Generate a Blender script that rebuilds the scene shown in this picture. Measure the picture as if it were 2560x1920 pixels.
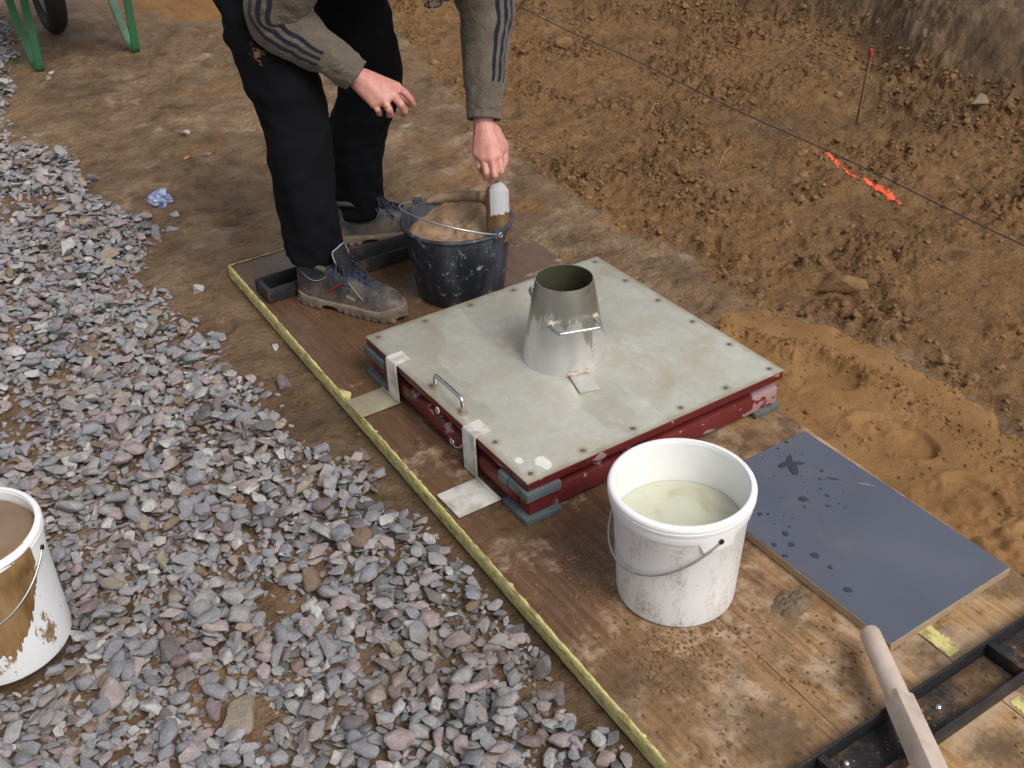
import bpy, bmesh, math, random
import numpy as np
from mathutils import Vector, Matrix, noise as mnoise
random.seed(11)
rng = np.random.default_rng(11)
S = bpy.context.scene
COL = S.collection
for o in list(bpy.data.objects): bpy.data.objects.remove(o)

# ------------------------------------------------------------------ camera
cd = bpy.data.cameras.new('camera'); cam = bpy.data.objects.new('camera', cd); COL.objects.link(cam)
cd.sensor_width = 36; cd.lens = 39.376; cd.clip_start = .05; cd.clip_end = 400
_R = ((0.83389728, -0.55099026, -0.0320165), (-0.32754695, -0.44736916, -0.83221021), (0.44421653, 0.70446473, -0.55353511))
_r, _d, _f = [Vector(v) for v in _R]
CAM = Vector((-1.29459577, -1.80519468, 1.4992023))
m = Matrix((_r, -_d, -_f)).transposed().to_4x4(); m.translation = CAM
cam.matrix_world = m
S.camera = cam

# ------------------------------------------------------------------ overcast sky
SUN_EL, SUN_ROT = math.radians(50), math.radians(172)
w = bpy.data.worlds.new('World'); S.world = w; w.use_nodes = True
nt = w.node_tree; nt.nodes.clear()
sky = nt.nodes.new('ShaderNodeTexSky'); sky.sky_type = 'NISHITA'; sky.sun_disc = False
sky.sun_elevation = SUN_EL; sky.sun_rotation = SUN_ROT; sky.air_density = 1.0; sky.dust_density = 4.0; sky.ozone_density = 1.0
hs = nt.nodes.new('ShaderNodeHueSaturation'); hs.inputs['Saturation'].default_value = .30
bg = nt.nodes.new('ShaderNodeBackground'); bg.inputs['Strength'].default_value = .125
wo = nt.nodes.new('ShaderNodeOutputWorld')
nt.links.new(sky.outputs[0], hs.inputs['Color']); nt.links.new(hs.outputs[0], bg.inputs[0]); nt.links.new(bg.outputs[0], wo.inputs[0])
ld = bpy.data.lights.new('sun', 'SUN'); sun = bpy.data.objects.new('sun', ld); COL.objects.link(sun)
ld.energy = 1.5; ld.angle = math.radians(26); ld.color = (1, .97, .93)
sd = Vector((math.sin(SUN_ROT) * math.cos(SUN_EL), math.cos(SUN_ROT) * math.cos(SUN_EL), math.sin(SUN_EL)))
sun.rotation_euler = sd.to_track_quat('Z', 'Y').to_euler()
sun.location = (0, 0, 6)
S.view_settings.view_transform = 'Standard'; S.view_settings.look = 'None'
S.view_settings.exposure = 0.2; S.view_settings.gamma = 1.0

# ------------------------------------------------------------------ material helper
MATS = {}
class N:
    """tiny node-graph helper"""
    def __init__(s, name):
        s.m = bpy.data.materials.new(name); s.m.use_nodes = True; s.t = s.m.node_tree; s.t.nodes.clear()
        s.out = s.t.nodes.new('ShaderNodeOutputMaterial'); s.b = s.t.nodes.new('ShaderNodeBsdfPrincipled')
        s.t.links.new(s.b.outputs[0], s.out.inputs[0]); s.tc = s.t.nodes.new('ShaderNodeTexCoord'); MATS[name] = s.m
    def set(s, inp, v):
        if isinstance(v, bpy.types.NodeSocket): s.t.links.new(v, inp)
        elif isinstance(v, (tuple, list)) and len(v) == 3 and inp.type == 'RGBA': inp.default_value = (*v, 1)
        else: inp.default_value = v
    def bs(s, **k):
        for a, v in k.items(): s.set(s.b.inputs[a.replace('_', ' ')], v)
    def map(s, scale=(1, 1, 1), coord='Object', loc=(0, 0, 0), rot=(0, 0, 0)):
        n = s.t.nodes.new('ShaderNodeMapping'); n.inputs['Scale'].default_value = scale; n.inputs['Location'].default_value = loc; n.inputs['Rotation'].default_value = rot
        s.t.links.new(s.tc.outputs[coord], n.inputs[0]); return n.outputs[0]
    def pos(s):
        return s.t.nodes.new('ShaderNodeNewGeometry').outputs['Position'] if not hasattr(s, '_p') else s._p
    def noise(s, scale, detail=4, rough=.55, vec=None, dist=0.0):
        n = s.t.nodes.new('ShaderNodeTexNoise'); n.inputs['Scale'].default_value = scale; n.inputs['Detail'].default_value = detail
        n.inputs['Roughness'].default_value = rough; n.inputs['Distortion'].default_value = dist
        s.t.links.new(vec or s.tc.outputs['Object'], n.inputs['Vector']); return n.outputs[0]
    def vor(s, scale, vec=None, feature='F1'):
        n = s.t.nodes.new('ShaderNodeTexVoronoi'); n.feature = feature; n.inputs['Scale'].default_value = scale
        s.t.links.new(vec or s.tc.outputs['Object'], n.inputs['Vector']); return n.outputs['Distance']
    def ramp(s, fac, stops):
        n = s.t.nodes.new('ShaderNodeValToRGB'); e = n.color_ramp.elements
        while len(e) < len(stops): e.new(.5)
        for el, (p, c) in zip(e, stops):
            el.position = p; el.color = (c, c, c, 1) if isinstance(c, (int, float)) else (*c, 1)
        s.t.links.new(fac, n.inputs[0]); return n.outputs[0]
    def mix(s, fac, a, b, mode='MIX'):
        n = s.t.nodes.new('ShaderNodeMix'); n.data_type = 'RGBA'; n.blend_type = mode
        s.set(n.inputs[0], fac); s.set(n.inputs[6], a); s.set(n.inputs[7], b); return n.outputs[2]
    def math(s, op, a, b=0.0, clamp=False):
        n = s.t.nodes.new('ShaderNodeMath'); n.operation = op; n.use_clamp = clamp
        s.set(n.inputs[0], a); s.set(n.inputs[1], b); return n.outputs[0]
    def attr(s, name):
        n = s.t.nodes.new('ShaderNodeAttribute'); n.attribute_name = name; return n.outputs['Fac']
    def sep(s, vec):
        n = s.t.nodes.new('ShaderNodeSeparateXYZ'); s.t.links.new(vec, n.inputs[0]); return n.outputs
    def bump(s, h, strength=.3, dist=.002):
        n = s.t.nodes.new('ShaderNodeBump'); n.inputs['Strength'].default_value = strength; n.inputs['Distance'].default_value = dist
        s.t.links.new(h, n.inputs['Height']); s.t.links.new(n.outputs[0], s.b.inputs['Normal'])
def plain(name, c, rough=.6, metal=0., var=.25, scale=30, bump=.15, bd=.001, c2=None, spec=.5, coat=0.):
    n = N(name); a = n.noise(scale, 5)
    c2 = c2 or tuple(x * (1 - var) for x in c)
    n.bs(Base_Color=n.ramp(a, [(.3, c2), (.7, c)]), Roughness=n.ramp(a, [(.3, min(1, rough + .08)), (.7, max(.05, rough - .08))]), Metallic=metal)
    n.b.inputs['Specular IOR Level'].default_value = spec; n.b.inputs['Coat Weight'].default_value = coat
    if bump: n.bump(n.noise(scale * 3, 4), bump, bd)
    return n.m

def mats():
    # soil
    n = N('mud'); big = n.noise(1.7, 6, .6); mid = n.noise(9, 6, .65); fine = n.noise(60, 5, .7)
    c = n.ramp(mid, [(.28, (.085, .048, .024)), (.44, (.205, .124, .064)), (.60, (.280, .180, .102)), (.8, (.385, .272, .175))])
    c = n.mix(n.ramp(big, [(.42, .0), (.72, .5)]), c, n.ramp(mid, [(.3, (.125, .070, .035)), (.7, (.25, .150, .078))]))
    c = n.mix(n.ramp(n.noise(42, 6, .75, n.map((.7, 1.6, 1))), [(.33, .8), (.47, 0.)]), c, (.060, .036, .020))
    c = n.mix(n.ramp(n.noise(120, 4, .8), [(.60, 0.), (.72, .45)]), c, (.38, .29, .20))
    rough = n.attr('rough'); och = n.attr('ochre'); pale = n.attr('pale'); bank = n.attr('bank'); wet = n.attr('wet')
    soil = n.ramp(n.noise(14, 6, .7), [(.25, (.110, .056, .021)), (.5, (.235, .127, .050)), (.75, (.350, .202, .088))])
    soil = n.mix(n.ramp(n.noise(2.3, 4), [(.4, 0.), (.65, .5)]), soil, (.285, .148, .054))
    soil = n.mix(n.ramp(n.noise(95, 5, .75), [(.32, .6), (.52, 0.)]), soil, (.070, .036, .015))
    c = n.mix(rough, c, soil)
    c = n.mix(pale, c, n.ramp(n.noise(22, 6, .7), [(.3, (.19, .11, .055)), (.5, (.34, .23, .14)), (.7, (.50, .385, .27))]))
    c = n.mix(och, c, n.ramp(mid, [(.3, (.24, .11, .030)), (.7, (.36, .185, .060))]))
    bc = n.ramp(n.noise(7, 6, .65, n.map((1, 1, .8))), [(.25, (.088, .050, .025)), (.5, (.165, .100, .053)), (.8, (.265, .178, .105))])
    c = n.mix(bank, c, bc)
    c = n.mix(wet, c, n.mix(.55, c, (.03, .018, .010)))
    c = n.mix(n.ramp(n.vor(75), [(.02, .55), (.14, 0.)]), c, (.05, .032, .02))
    c = n.mix(n.ramp(n.vor(24, n.map((1, 1, 1), loc=(3.1, .7, 0))), [(.035, .8), (.06, 0.)]), c, (.42, .35, .27))
    n.bs(Base_Color=c, Roughness=n.ramp(n.noise(6, 4), [(.35, .52), (.6, .85)])); n.b.inputs['Specular IOR Level'].default_value = .35
    n.bump(n.math('ADD', n.math('MULTIPLY', fine, 1.2), n.math('ADD', n.noise(170, 4, .75), n.math('MULTIPLY', n.noise(30, 4, .6), 1.2))), .9, .011)
    n = N('clod'); P = n.pos(); a = n.noise(18, 6, .7, P)
    n.bs(Base_Color=n.ramp(a, [(.25, (.105, .053, .020)), (.5, (.220, .120, .048)), (.78, (.320, .186, .084))]), Roughness=.85); n.bump(n.noise(130, 5, .7, P), .8, .008)
    n = N('sand'); a = n.noise(7, 6, .6); f = n.noise(260, 4, .8)
    c = n.ramp(a, [(.25, (.195, .098, .034)), (.5, (.290, .154, .058)), (.78, (.375, .218, .092))])
    c = n.mix(n.ramp(f, [(.32, .45), (.56, 0.)]), c, (.14, .064, .020))
    c = n.mix(n.ramp(n.vor(55), [(.03, .8), (.07, 0.)]), c, (.5, .36, .22))
    n.bs(Base_Color=c, Roughness=.85); n.b.inputs['Specular IOR Level'].default_value = .25; n.bump(n.math('ADD', f, n.math('MULTIPLY', n.noise(60, 5, .7), 1.2)), .65, .006)
    n = N('mud_splat'); a = n.noise(25, 6, .7); n.bs(Base_Color=n.ramp(a, [(.3, (.085, .055, .030)), (.6, (.175, .125, .075)), (.8, (.25, .19, .125))]), Roughness=.8); n.bump(n.noise(110, 5, .7), .6, .005)
    # crushed stone in a few tones
    for nm, c, r in (('stone_blue', (.258, .261, .282), .8), ('stone_grey', (.325, .316, .316), .85), ('stone_pale', (.47, .455, .44), .85), ('stone_pink', (.365, .296, .296), .82),
                     ('stone_purple', (.195, .145, .152), .7), ('stone_tan', (.315, .262, .205), .85), ('stone_wet', (.135, .135, .140), .4), ('stone_brown', (.21, .150, .102), .75)):
        n = N(nm); P = n.pos(); a = n.noise(38, 6, .65, P); f = n.noise(190, 5, .75, P)
        col = n.ramp(a, [(.25, tuple(x * .66 for x in c)), (.5, c), (.78, tuple(min(.7, x * 1.3) for x in c))])
        col = n.mix(n.ramp(f, [(.35, .45), (.55, 0.)]), col, tuple(x * .45 for x in c))
        col = n.mix(n.ramp(n.noise(4.5, 5, .6, P), [(.54, 0.), (.70, .5)]), col, (.19, .128, .080))
        col = n.mix(n.ramp(n.noise(75, 5, .7, P), [(.50, 0.), (.66, .55)]), col, (.27, .205, .155))
        col = n.mix(n.ramp(n.vor(46, P, 'DISTANCE_TO_EDGE'), [(.0, .16), (.03, 0.)]), col, tuple(min(.75, x * 1.9) for x in c))
        n.bs(Base_Color=col, Roughness=r); n.b.inputs['Specular IOR Level'].default_value = .4; n.bump(n.math('ADD', f, n.noise(80, 4, .6, P)), .7, .005)
    # plywood walkway boards
    n = N('plywood'); X = n.sep(n.tc.outputs['Object']); g = n.noise(9, 7, .65, n.map((14, .9, 1))); big = n.noise(2.6, 6, .65); mid = n.noise(13, 6, .7)
    wetc = n.ramp(g, [(.3, (.082, .041, .022)), (.6, (.150, .079, .044)), (.8, (.205, .118, .072))])
    dry = n.ramp(g, [(.28, (.200, .105, .040)), (.5, (.365, .212, .092)), (.75, (.49, .320, .165))])
    k = n.math('ADD', n.math('MULTIPLY', X[1], -.55), n.math('MULTIPLY', X[0], .35))
    k = n.math('ADD', k, n.math('MULTIPLY', big, 1.0))
    c = n.mix(n.ramp(k, [(.46, 0.), (.92, 1.)]), wetc, dry)
    c = n.mix(n.ramp(n.math('ADD', mid, n.math('MULTIPLY', k, .18)), [(.60, 0.), (.74, .85)]), c, (.42, .305, .205))
    c = n.mix(n.ramp(n.noise(5, 7, .7, n.map((1, 1, 1), loc=(4, 2, 1))), [(.48, 0.), (.60, .85)]), c, n.ramp(n.noise(45, 6, .75), [(.3, (.050, .029, .014)), (.7, (.17, .100, .050))]))
    c = n.mix(n.ramp(n.noise(34, 6, .75, n.map((1, .5, 1), loc=(1, 8, 1))), [(.57, 0.), (.66, .7)]), c, (.075, .042, .019))
    n.bs(Base_Color=c, Roughness=n.ramp(k, [(.45, .38), (.95, .82)])); n.b.inputs['Specular IOR Level'].default_value = .4
    n.bump(n.math('ADD', g, n.math('MULTIPLY', n.noise(90, 5), .7)), .35, .003)
    n = N('yellow_paint'); a = n.noise(50, 6, .7); b2 = n.noise(60, 6, .7, n.map((1, .35, 2)))
    c = n.ramp(a, [(.3, (.46, .40, .12)), (.55, (.64, .58, .23)), (.8, (.74, .70, .36))])
    c = n.mix(n.ramp(b2, [(.50, 0.), (.60, .8)]), c, (.20, .14, .06))
    c = n.mix(n.ramp(n.noise(9, 6, .7), [(.52, 0.), (.66, .6)]), c, (.26, .19, .08))
    n.bs(Base_Color=c, Roughness=.75); n.bump(n.noise(180, 4), .5, .003)
    n = N('black_steel'); a = n.noise(16, 6, .7)
    c = n.ramp(a, [(.3, (.010, .011, .014)), (.6, (.026, .026, .029)), (.78, (.06, .052, .045))])
    c = n.mix(n.ramp(n.noise(11, 7, .75), [(.56, 0.), (.68, .85)]), c, n.ramp(a, [(.3, (.10, .040, .012)), (.7, (.22, .12, .05))]))
    n.bs(Base_Color=c, Roughness=.5, Metallic=.15); n.bump(n.noise(150, 4), .4, .002)
    n = N('dirty_steel'); a = n.noise(14, 6, .7); X = n.sep(n.tc.outputs['Object'])
    c = n.ramp(a, [(.3, (.012, .012, .014)), (.6, (.030, .028, .028)), (.78, (.075, .062, .05))])
    c = n.mix(n.ramp(n.noise(9, 7, .75), [(.44, 0.), (.58, .9)]), c, n.ramp(n.noise(40, 5), [(.3, (.085, .042, .016)), (.7, (.24, .145, .075))]))
    n.bs(Base_Color=c, Roughness=.65, Metallic=.1); n.bump(n.noise(120, 4), .5, .003)
    # flow table
    n = N('zinc_plate'); a = n.noise(4.5, 6, .62); b2 = n.noise(3.2, 3, .5, n.map((1.6, .8, 1), loc=(1.3, .2, 0))); f = n.noise(45, 5, .7)
    c = n.ramp(a, [(.25, (.330, .310, .235)), (.5, (.455, .440, .368)), (.75, (.540, .530, .475))])
    c = n.mix(n.ramp(n.noise(7, 5, .6, n.map((1, 1, 1), loc=(7, 1, 0)), .6), [(.48, 0.), (.72, .7)]), c, (.40, .325, .195))
    c = n.mix(n.ramp(b2, [(.49, 0.), (.503, .22)]), c, (.62, .62, .60))
    c = n.mix(n.ramp(f, [(.35, .25), (.6, 0.)]), c, (.30, .29, .24))
    X = n.sep(n.tc.outputs['Object']); fx = n.math('SUBTRACT', n.math('FRACT', n.math('DIVIDE', X[0], .1306)), .5); fy = n.math('SUBTRACT', n.math('FRACT', n.math('DIVIDE', X[1], .1306)), .5)
    dsc = n.math('SQRT', n.math('ADD', n.math('MULTIPLY', fx, fx), n.math('MULTIPLY', fy, fy)))
    bord = n.math('MAXIMUM', n.math('ABSOLUTE', X[0]), n.math('ABSOLUTE', X[1]))
    halo = n.math('MULTIPLY', n.ramp(n.math('ADD', dsc, n.math('MULTIPLY', n.math('SUBTRACT', n.noise(60, 3), .5), .08)), [(.045, .6), (.12, 0.)]), n.math('GREATER_THAN', bord, .30))
    c = n.mix(halo, c, (.20, .155, .11))
    c = n.mix(n.ramp(n.math('ADD', bord, n.math('MULTIPLY', n.noise(14, 5), .035)), [(.352, 0.), (.372, .75)]), c, (.27, .20, .11))
    c = n.mix(n.ramp(n.noise(26, 6, .7, n.map((1, .45, 1), loc=(3, 3, 0))), [(.58, 0.), (.70, .35)]), c, (.62, .63, .62))
    n.bs(Base_Color=c, Roughness=n.ramp(b2, [(.46, .30), (.52, .46)]), Metallic=.22); n.bump(f, .12, .001)
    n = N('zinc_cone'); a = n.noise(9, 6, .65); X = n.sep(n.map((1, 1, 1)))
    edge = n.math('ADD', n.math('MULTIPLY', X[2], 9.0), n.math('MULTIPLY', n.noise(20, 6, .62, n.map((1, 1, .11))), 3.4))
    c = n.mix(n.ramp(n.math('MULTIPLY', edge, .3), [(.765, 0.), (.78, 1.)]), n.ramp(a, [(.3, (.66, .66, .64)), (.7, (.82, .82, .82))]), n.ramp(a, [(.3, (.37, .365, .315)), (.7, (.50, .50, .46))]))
    c = n.mix(n.ramp(n.noise(12, 7, .75, n.map((1, 1, 2.5), loc=(2, 3, .4))), [(.575, 0.), (.66, .8)]), c, (.36, .22, .10))
    n.bs(Base_Color=c, Roughness=.30, Metallic=.82); n.bump(n.noise(40, 5), .15, .001)
    n = N('scuffed_red'); a = n.noise(7, 6, .65); X = n.sep(n.tc.outputs['Object'])
    c = n.ramp(a, [(.3, (.075, .010, .010)), (.65, (.150, .016, .016)), (.85, (.21, .034, .033))])
    k = n.math('ADD', n.noise(15, 6, .65, n.map((1, 1, 1.6), loc=(2, 5, 1))), n.math('MULTIPLY', n.math('MAXIMUM', n.math('SUBTRACT', X[0], .20), 0.), 1.3))
    c = n.mix(n.ramp(k, [(.60, 0.), (.62, .7)]), c, (.42, .29, .29))
    c = n.mix(n.ramp(n.noise(22, 6, .75), [(.56, 0.), (.70, .6)]), c, (.11, .065, .035))
    n.bs(Base_Color=c, Roughness=n.ramp(a, [(.35, .35), (.6, .55)])); n.bump(n.noise(70, 4), .2, .001)
    n = N('red_paint'); a = n.noise(7, 6, .65); s = n.noise(17, 5, .6, n.map((1, 1, 1.6), loc=(2, 5, 1)))
    c = n.ramp(a, [(.3, (.070, .009, .010)), (.65, (.135, .014, .015)), (.85, (.19, .030, .030))])
    c = n.mix(n.ramp(s, [(.635, 0.), (.65, .75)]), c, (.42, .27, .26))
    n.bs(Base_Color=c, Roughness=n.ramp(a, [(.35, .26), (.6, .42)])); n.bump(n.noise(70, 4), .12, .001)
    plain('grey_plastic', (.115, .135, .140), .45, 0, .35, 20)
    n = N('whitewashed_steel'); a = n.noise(26, 6, .65)
    c = n.mix(n.ramp(n.noise(14, 5, .6), [(.42, 0.), (.54, 1.)]), n.ramp(a, [(.3, (.34, .315, .255)), (.7, (.44, .42, .36))]), (.62, .595, .55))
    n.bs(Base_Color=c, Roughness=.6, Metallic=.1); n.bump(a, .2, .001)
    n = N('stained_steel'); a = n.noise(11, 6, .65)
    n.bs(Base_Color=n.ramp(a, [(.3, (.27, .215, .130)), (.6, (.36, .315, .225)), (.8, (.44, .42, .36))]), Roughness=.55, Metallic=.2); n.bump(n.noise(60, 4), .15, .001)
    plain('shaded_oiled_steel', (.115, .112, .062), .5, .3, .35, 25)  # greasy steel, colour darkened to carry the shade inside the cone
    plain('tab_steel', (.50, .49, .45), .5, .15, .15, 30)
    plain('cement_film', (.72, .70, .66), .8, 0, .1, 60)
    plain('chrome', (.72, .72, .74), .16, 1.0, .15, 20, 0)
    plain('wire', (.50, .51, .53), .35, .85, .3, 60, 0)
    plain('weld', (.62, .50, .36), .7, .1, .5, 90, .5, .003)
    plain('rusty_screw', (.17, .125, .095), .6, .2, .4, 120)
    plain('screw_zinc', (.62, .64, .68), .25, .9, .2, 60, 0)
    # buckets
    n = N('white_plastic'); a = n.noise(10, 4); d = n.noise(19, 8, .80, n.map((1, 1, .3))); sp = n.noise(120, 4, .8); X = n.sep(n.tc.outputs['Object'])
    low = n.math('MULTIPLY', n.math('SUBTRACT', .26, X[2]), .42)
    c = n.mix(n.math('MULTIPLY', n.ramp(n.math('ADD', d, low), [(.55, 0.), (.72, 1.)]), n.ramp(sp, [(.42, .08), (.60, .85)])), n.ramp(a, [(.3, (.78, .775, .77)), (.7, (.83, .83, .82))]), (.30, .21, .15))
    c = n.mix(n.ramp(n.noise(95, 3, .6), [(.70, 0.), (.74, .8)]), c, (.16, .11, .08))
    n.bs(Base_Color=c, Roughness=.38); n.b.inputs['Subsurface Weight'].default_value = .08; n.b.inputs['Subsurface Radius'].default_value = (.02, .02, .02); n.bump(n.noise(60, 4), .06, .001)
    n = N('white_plastic_clean'); a = n.noise(12, 4)
    n.bs(Base_Color=n.ramp(a, [(.3, (.80, .80, .79)), (.7, (.85, .85, .845))]), Roughness=.35)
    n = N('splashed_plastic'); a = n.noise(7, 4); d = n.noise(11, 8, .7, n.map((1, 1, .6), loc=(3, 1, 2)))
    c = n.mix(n.ramp(d, [(.60, 0.), (.62, .95)]), n.ramp(a, [(.3, (.70, .69, .70)), (.7, (.78, .78, .80))]), n.ramp(n.noise(60, 4), [(.3, (.16, .085, .03)), (.7, (.33, .20, .09))]))
    n.bs(Base_Color=c, Roughness=.42)
    n = N('black_plastic'); a = n.noise(9, 6, .6); d = n.noise(8, 8, .72, n.map((1, 1, .35)))
    c = n.ramp(a, [(.3, (.010, .012, .018)), (.7, (.020, .024, .034))])
    c = n.mix(n.ramp(d, [(.46, 0.), (.74, .55)]), c, (.15, .16, .19))
    c = n.mix(n.ramp(n.noise(30, 7, .78), [(.585, 0.), (.64, .8)]), c, (.36, .345, .31))
    n.bs(Base_Color=c, Roughness=.48); n.bump(n.noise(50, 4), .1, .001)
    n = N('mortar'); a = n.noise(16, 6, .65)
    n.bs(Base_Color=n.ramp(a, [(.3, (.175, .108, .060)), (.55, (.255, .165, .100)), (.8, (.325, .225, .145))]), Roughness=.6); n.bump(n.noise(110, 5, .7), .5, .004)
    n = N('smooth_mortar'); a = n.noise(11, 5)
    n.bs(Base_Color=n.ramp(a, [(.3, (.185, .118, .070)), (.7, (.245, .165, .105))]), Roughness=.5); n.bump(n.noise(90, 4), .2, .002)
    n = N('mortar_smear'); a = n.noise(30, 6, .6, n.map((1, 1, .2)))
    n.bs(Base_Color=n.ramp(a, [(.3, (.12, .062, .018)), (.5, (.22, .125, .045)), (.75, (.33, .21, .10))]), Roughness=.55); n.bump(a, .5, .003)
    n = N('water'); a = n.noise(6, 5, .6, None, .8)
    n.bs(Base_Color=n.ramp(a, [(.30, (.38, .35, .22)), (.42, (.50, .50, .385)), (.7, (.56, .565, .46))]), Roughness=.04); n.b.inputs['IOR'].default_value = 1.33
    n = N('water_drop'); n.bs(Base_Color=(.042, .047, .062), Roughness=.12); n.b.inputs['IOR'].default_value = 1.33
    # panel
    n = N('phenolic_film'); a = n.noise(3, 5); f = n.noise(260, 2)
    c = n.ramp(a, [(.3, (.074, .082, .110)), (.7, (.100, .109, .142))])
    c = n.mix(n.ramp(n.noise(5, 7, .75, n.map((1, .6, 1), loc=(2, 2, 0))), [(.50, 0.), (.75, .28)]), c, (.20, .19, .18))
    c = n.mix(n.ramp(n.noise(90, 5, .8), [(.62, 0.), (.70, .25)]), c, (.25, .22, .19))
    n.bs(Base_Color=c, Roughness=n.ramp(n.noise(4, 6, .7), [(.3, .34), (.7, .56)])); n.bump(f, .12, .0006)
    n = N('birch_edge'); a = n.noise(30, 6, .7, n.map((1, 1, 14)))
    n.bs(Base_Color=n.ramp(a, [(.3, (.22, .145, .080)), (.55, (.38, .28, .175)), (.8, (.47, .37, .25))]), Roughness=.85); n.bump(a, .4, .002)
    n = N('beech'); a = n.noise(22, 5, .6)
    c = n.ramp(a, [(.3, (.44, .34, .27)), (.55, (.55, .45, .38)), (.8, (.62, .53, .46))])
    c = n.mix(n.ramp(n.noise(9, 6, .7), [(.60, 0.), (.70, .8)]), c, (.22, .13, .07))
    n.bs(Base_Color=c, Roughness=.75); n.bump(a, .2, .001)
    # clothes, skin, shoes
    n = N('black_denim'); a = n.noise(8, 5)
    c = n.ramp(a, [(.3, (.0022, .0025, .0034)), (.7, (.0050, .0056, .0075))])
    c = n.mix(n.ramp(n.noise(26, 6, .75), [(.70, 0.), (.73, .6)]), c, (.16, .10, .05))
    sp = n.sep(n.pos()); d2 = None
    for ax, v0, k in ((0, -.366, 1.), (1, .772, 1.), (2, .700, .6)):
        e = n.math('MULTIPLY', n.math('SUBTRACT', sp[ax], v0), k); e = n.math('MULTIPLY', e, e); d2 = e if d2 is None else n.math('ADD', d2, e)
    sm = n.math('ADD', n.math('MULTIPLY', n.math('SQRT', d2), -11.0), n.math('MULTIPLY', n.noise(70, 6, .75), 1.3))
    c = n.mix(n.ramp(sm, [(.38, 0.), (.50, .85)]), c, (.24, .15, .07))
    n.bs(Base_Color=c, Roughness=.9); n.b.inputs['Specular IOR Level'].default_value = .15; n.bump(n.noise(20, 5, .6), .3, .006)
    n = N('grey_fleece'); uv = n.sep(n.tc.outputs['UV']); a = n.noise(120, 4, .7); bb = n.noise(10, 4)
    base = n.ramp(bb, [(.3, (.105, .086, .064)), (.7, (.145, .122, .094))])
    wav = n.math('ADD', uv[0], n.math('MULTIPLY', n.math('SUBTRACT', n.noise(30, 3), .5), .012))
    wav = n.math('ADD', wav, n.math('MULTIPLY', n.math('SINE', n.math('MULTIPLY', uv[1], 95.)), .004))
    lo = n.attr('stripe_lo')
    fac = None
    for k in range(3):
        d = n.math('ABSOLUTE', n.math('SUBTRACT', wav, n.math('ADD', lo, .052 * k)))
        s_ = n.math('LESS_THAN', d, .0135); fac = s_ if fac is None else n.math('MAXIMUM', fac, s_)
    fac = n.math('MULTIPLY', fac, n.attr('stripe_on'))
    c = n.mix(fac, base, (.010, .014, .028)); c = n.mix(n.ramp(a, [(.3, .3), (.6, 0.)]), c, (.05, .042, .034))
    n.bs(Base_Color=c, Roughness=.95); n.b.inputs['Specular IOR Level'].default_value = .1; n.b.inputs['Sheen Weight'].default_value = .15; n.bump(n.math('ADD', n.math('MULTIPLY', a, .3), n.noise(17, 4, .6, n.map((1, 1, 1.8)), .8)), .7, .014)
    n = N('skin'); a = n.noise(28, 5, .6)
    c = n.ramp(n.noise(55, 5, .65), [(.3, (.46, .175, .145)), (.55, (.54, .255, .205)), (.8, (.58, .310, .250))])
    c = n.mix(n.ramp(n.noise(110, 6, .75), [(.58, 0.), (.70, .4)]), c, (.30, .15, .10))
    n.bs(Base_Color=c, Roughness=.5); n.b.inputs['Subsurface Weight'].default_value = .15; n.b.inputs['Subsurface Radius'].default_value = (.008, .003, .002); n.bump(n.math('ADD', n.noise(190, 4), n.noise(70, 4)), .4, .002)
    plain('hair', (.05, .034, .022), .6, 0, .4, 90, .5, .004)
    n = N('shoe_leather'); a = n.noise(12, 6, .65); X = n.sep(n.tc.outputs['Object'])
    low = n.math('MULTIPLY', n.math('SUBTRACT', .10, X[2]), 1.9)
    c = n.mix(n.ramp(n.math('ADD', n.noise(20, 7, .7), low), [(.50, 0.), (.70, .75)]), n.ramp(a, [(.3, (.016, .017, .020)), (.7, (.045, .045, .048))]), (.165, .125, .090))
    n.bs(Base_Color=c, Roughness=.6); n.bump(n.noise(80, 5), .3, .002)
    n = N('shoe_sole'); a = n.noise(28, 6, .7)
    n.bs(Base_Color=n.ramp(a, [(.3, (.095, .068, .046)), (.55, (.19, .145, .105)), (.8, (.28, .225, .17))]), Roughness=.8); n.bump(n.noise(90, 5), .5, .003)
    n = N('laces'); a = n.vor(260); n.bs(Base_Color=n.ramp(a, [(.13, (.30, .36, .48)), (.20, (.008, .018, .055))]), Roughness=.8)
    plain('red_trim', (.26, .030, .030), .6); plain('grey_trim', (.30, .30, .29), .7)
    plain('print_white', (.55, .55, .54), .7, 0, .2, 90, 0); plain('gold', (.85, .58, .22), .2, 1.0, .1, 20, 0)
    plain('black_frame', (.012, .012, .014), .3, 0, .2, 20, 0)
    n = N('lens_glass'); n.bs(Base_Color=(.9, .92, .93), Roughness=.03, Transmission_Weight=.95)
    # wheelbarrow, litter, marks
    plain('green_paint', (.022, .135, .045), .42, 0, .35, 12, .1, c2=(.035, .12, .065)); plain('rubber', (.018, .017, .017), .7, 0, .4, 25)
    plain('tray_steel', (.10, .16, .11), .5, .2, .5, 14)
    n = N('blue_wrapper'); a = n.noise(60, 4); n.bs(Base_Color=n.ramp(a, [(.4, (.12, .17, .40)), (.55, (.42, .47, .68)), (.7, (.72, .74, .82))]), Roughness=.35)
    plain('orange_stub', (.62, .26, .07), .7); n = N('spray_paint'); n.bs(Base_Color=n.ramp(n.noise(60, 5, .7), [(.3, (.62, .060, .018)), (.6, (.90, .13, .045))]), Roughness=.6)
    plain('line_cord', (.055, .055, .058), .8); plain('stake_wood', (.17, .105, .048), .85); plain('stake_red', (.36, .040, .026), .7)
    plain('dry_straw', (.42, .33, .18), .8)
    plain('scoop_white', (.70, .70, .71), .45, 0, .1, 30)
mats()
M = MATS

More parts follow.
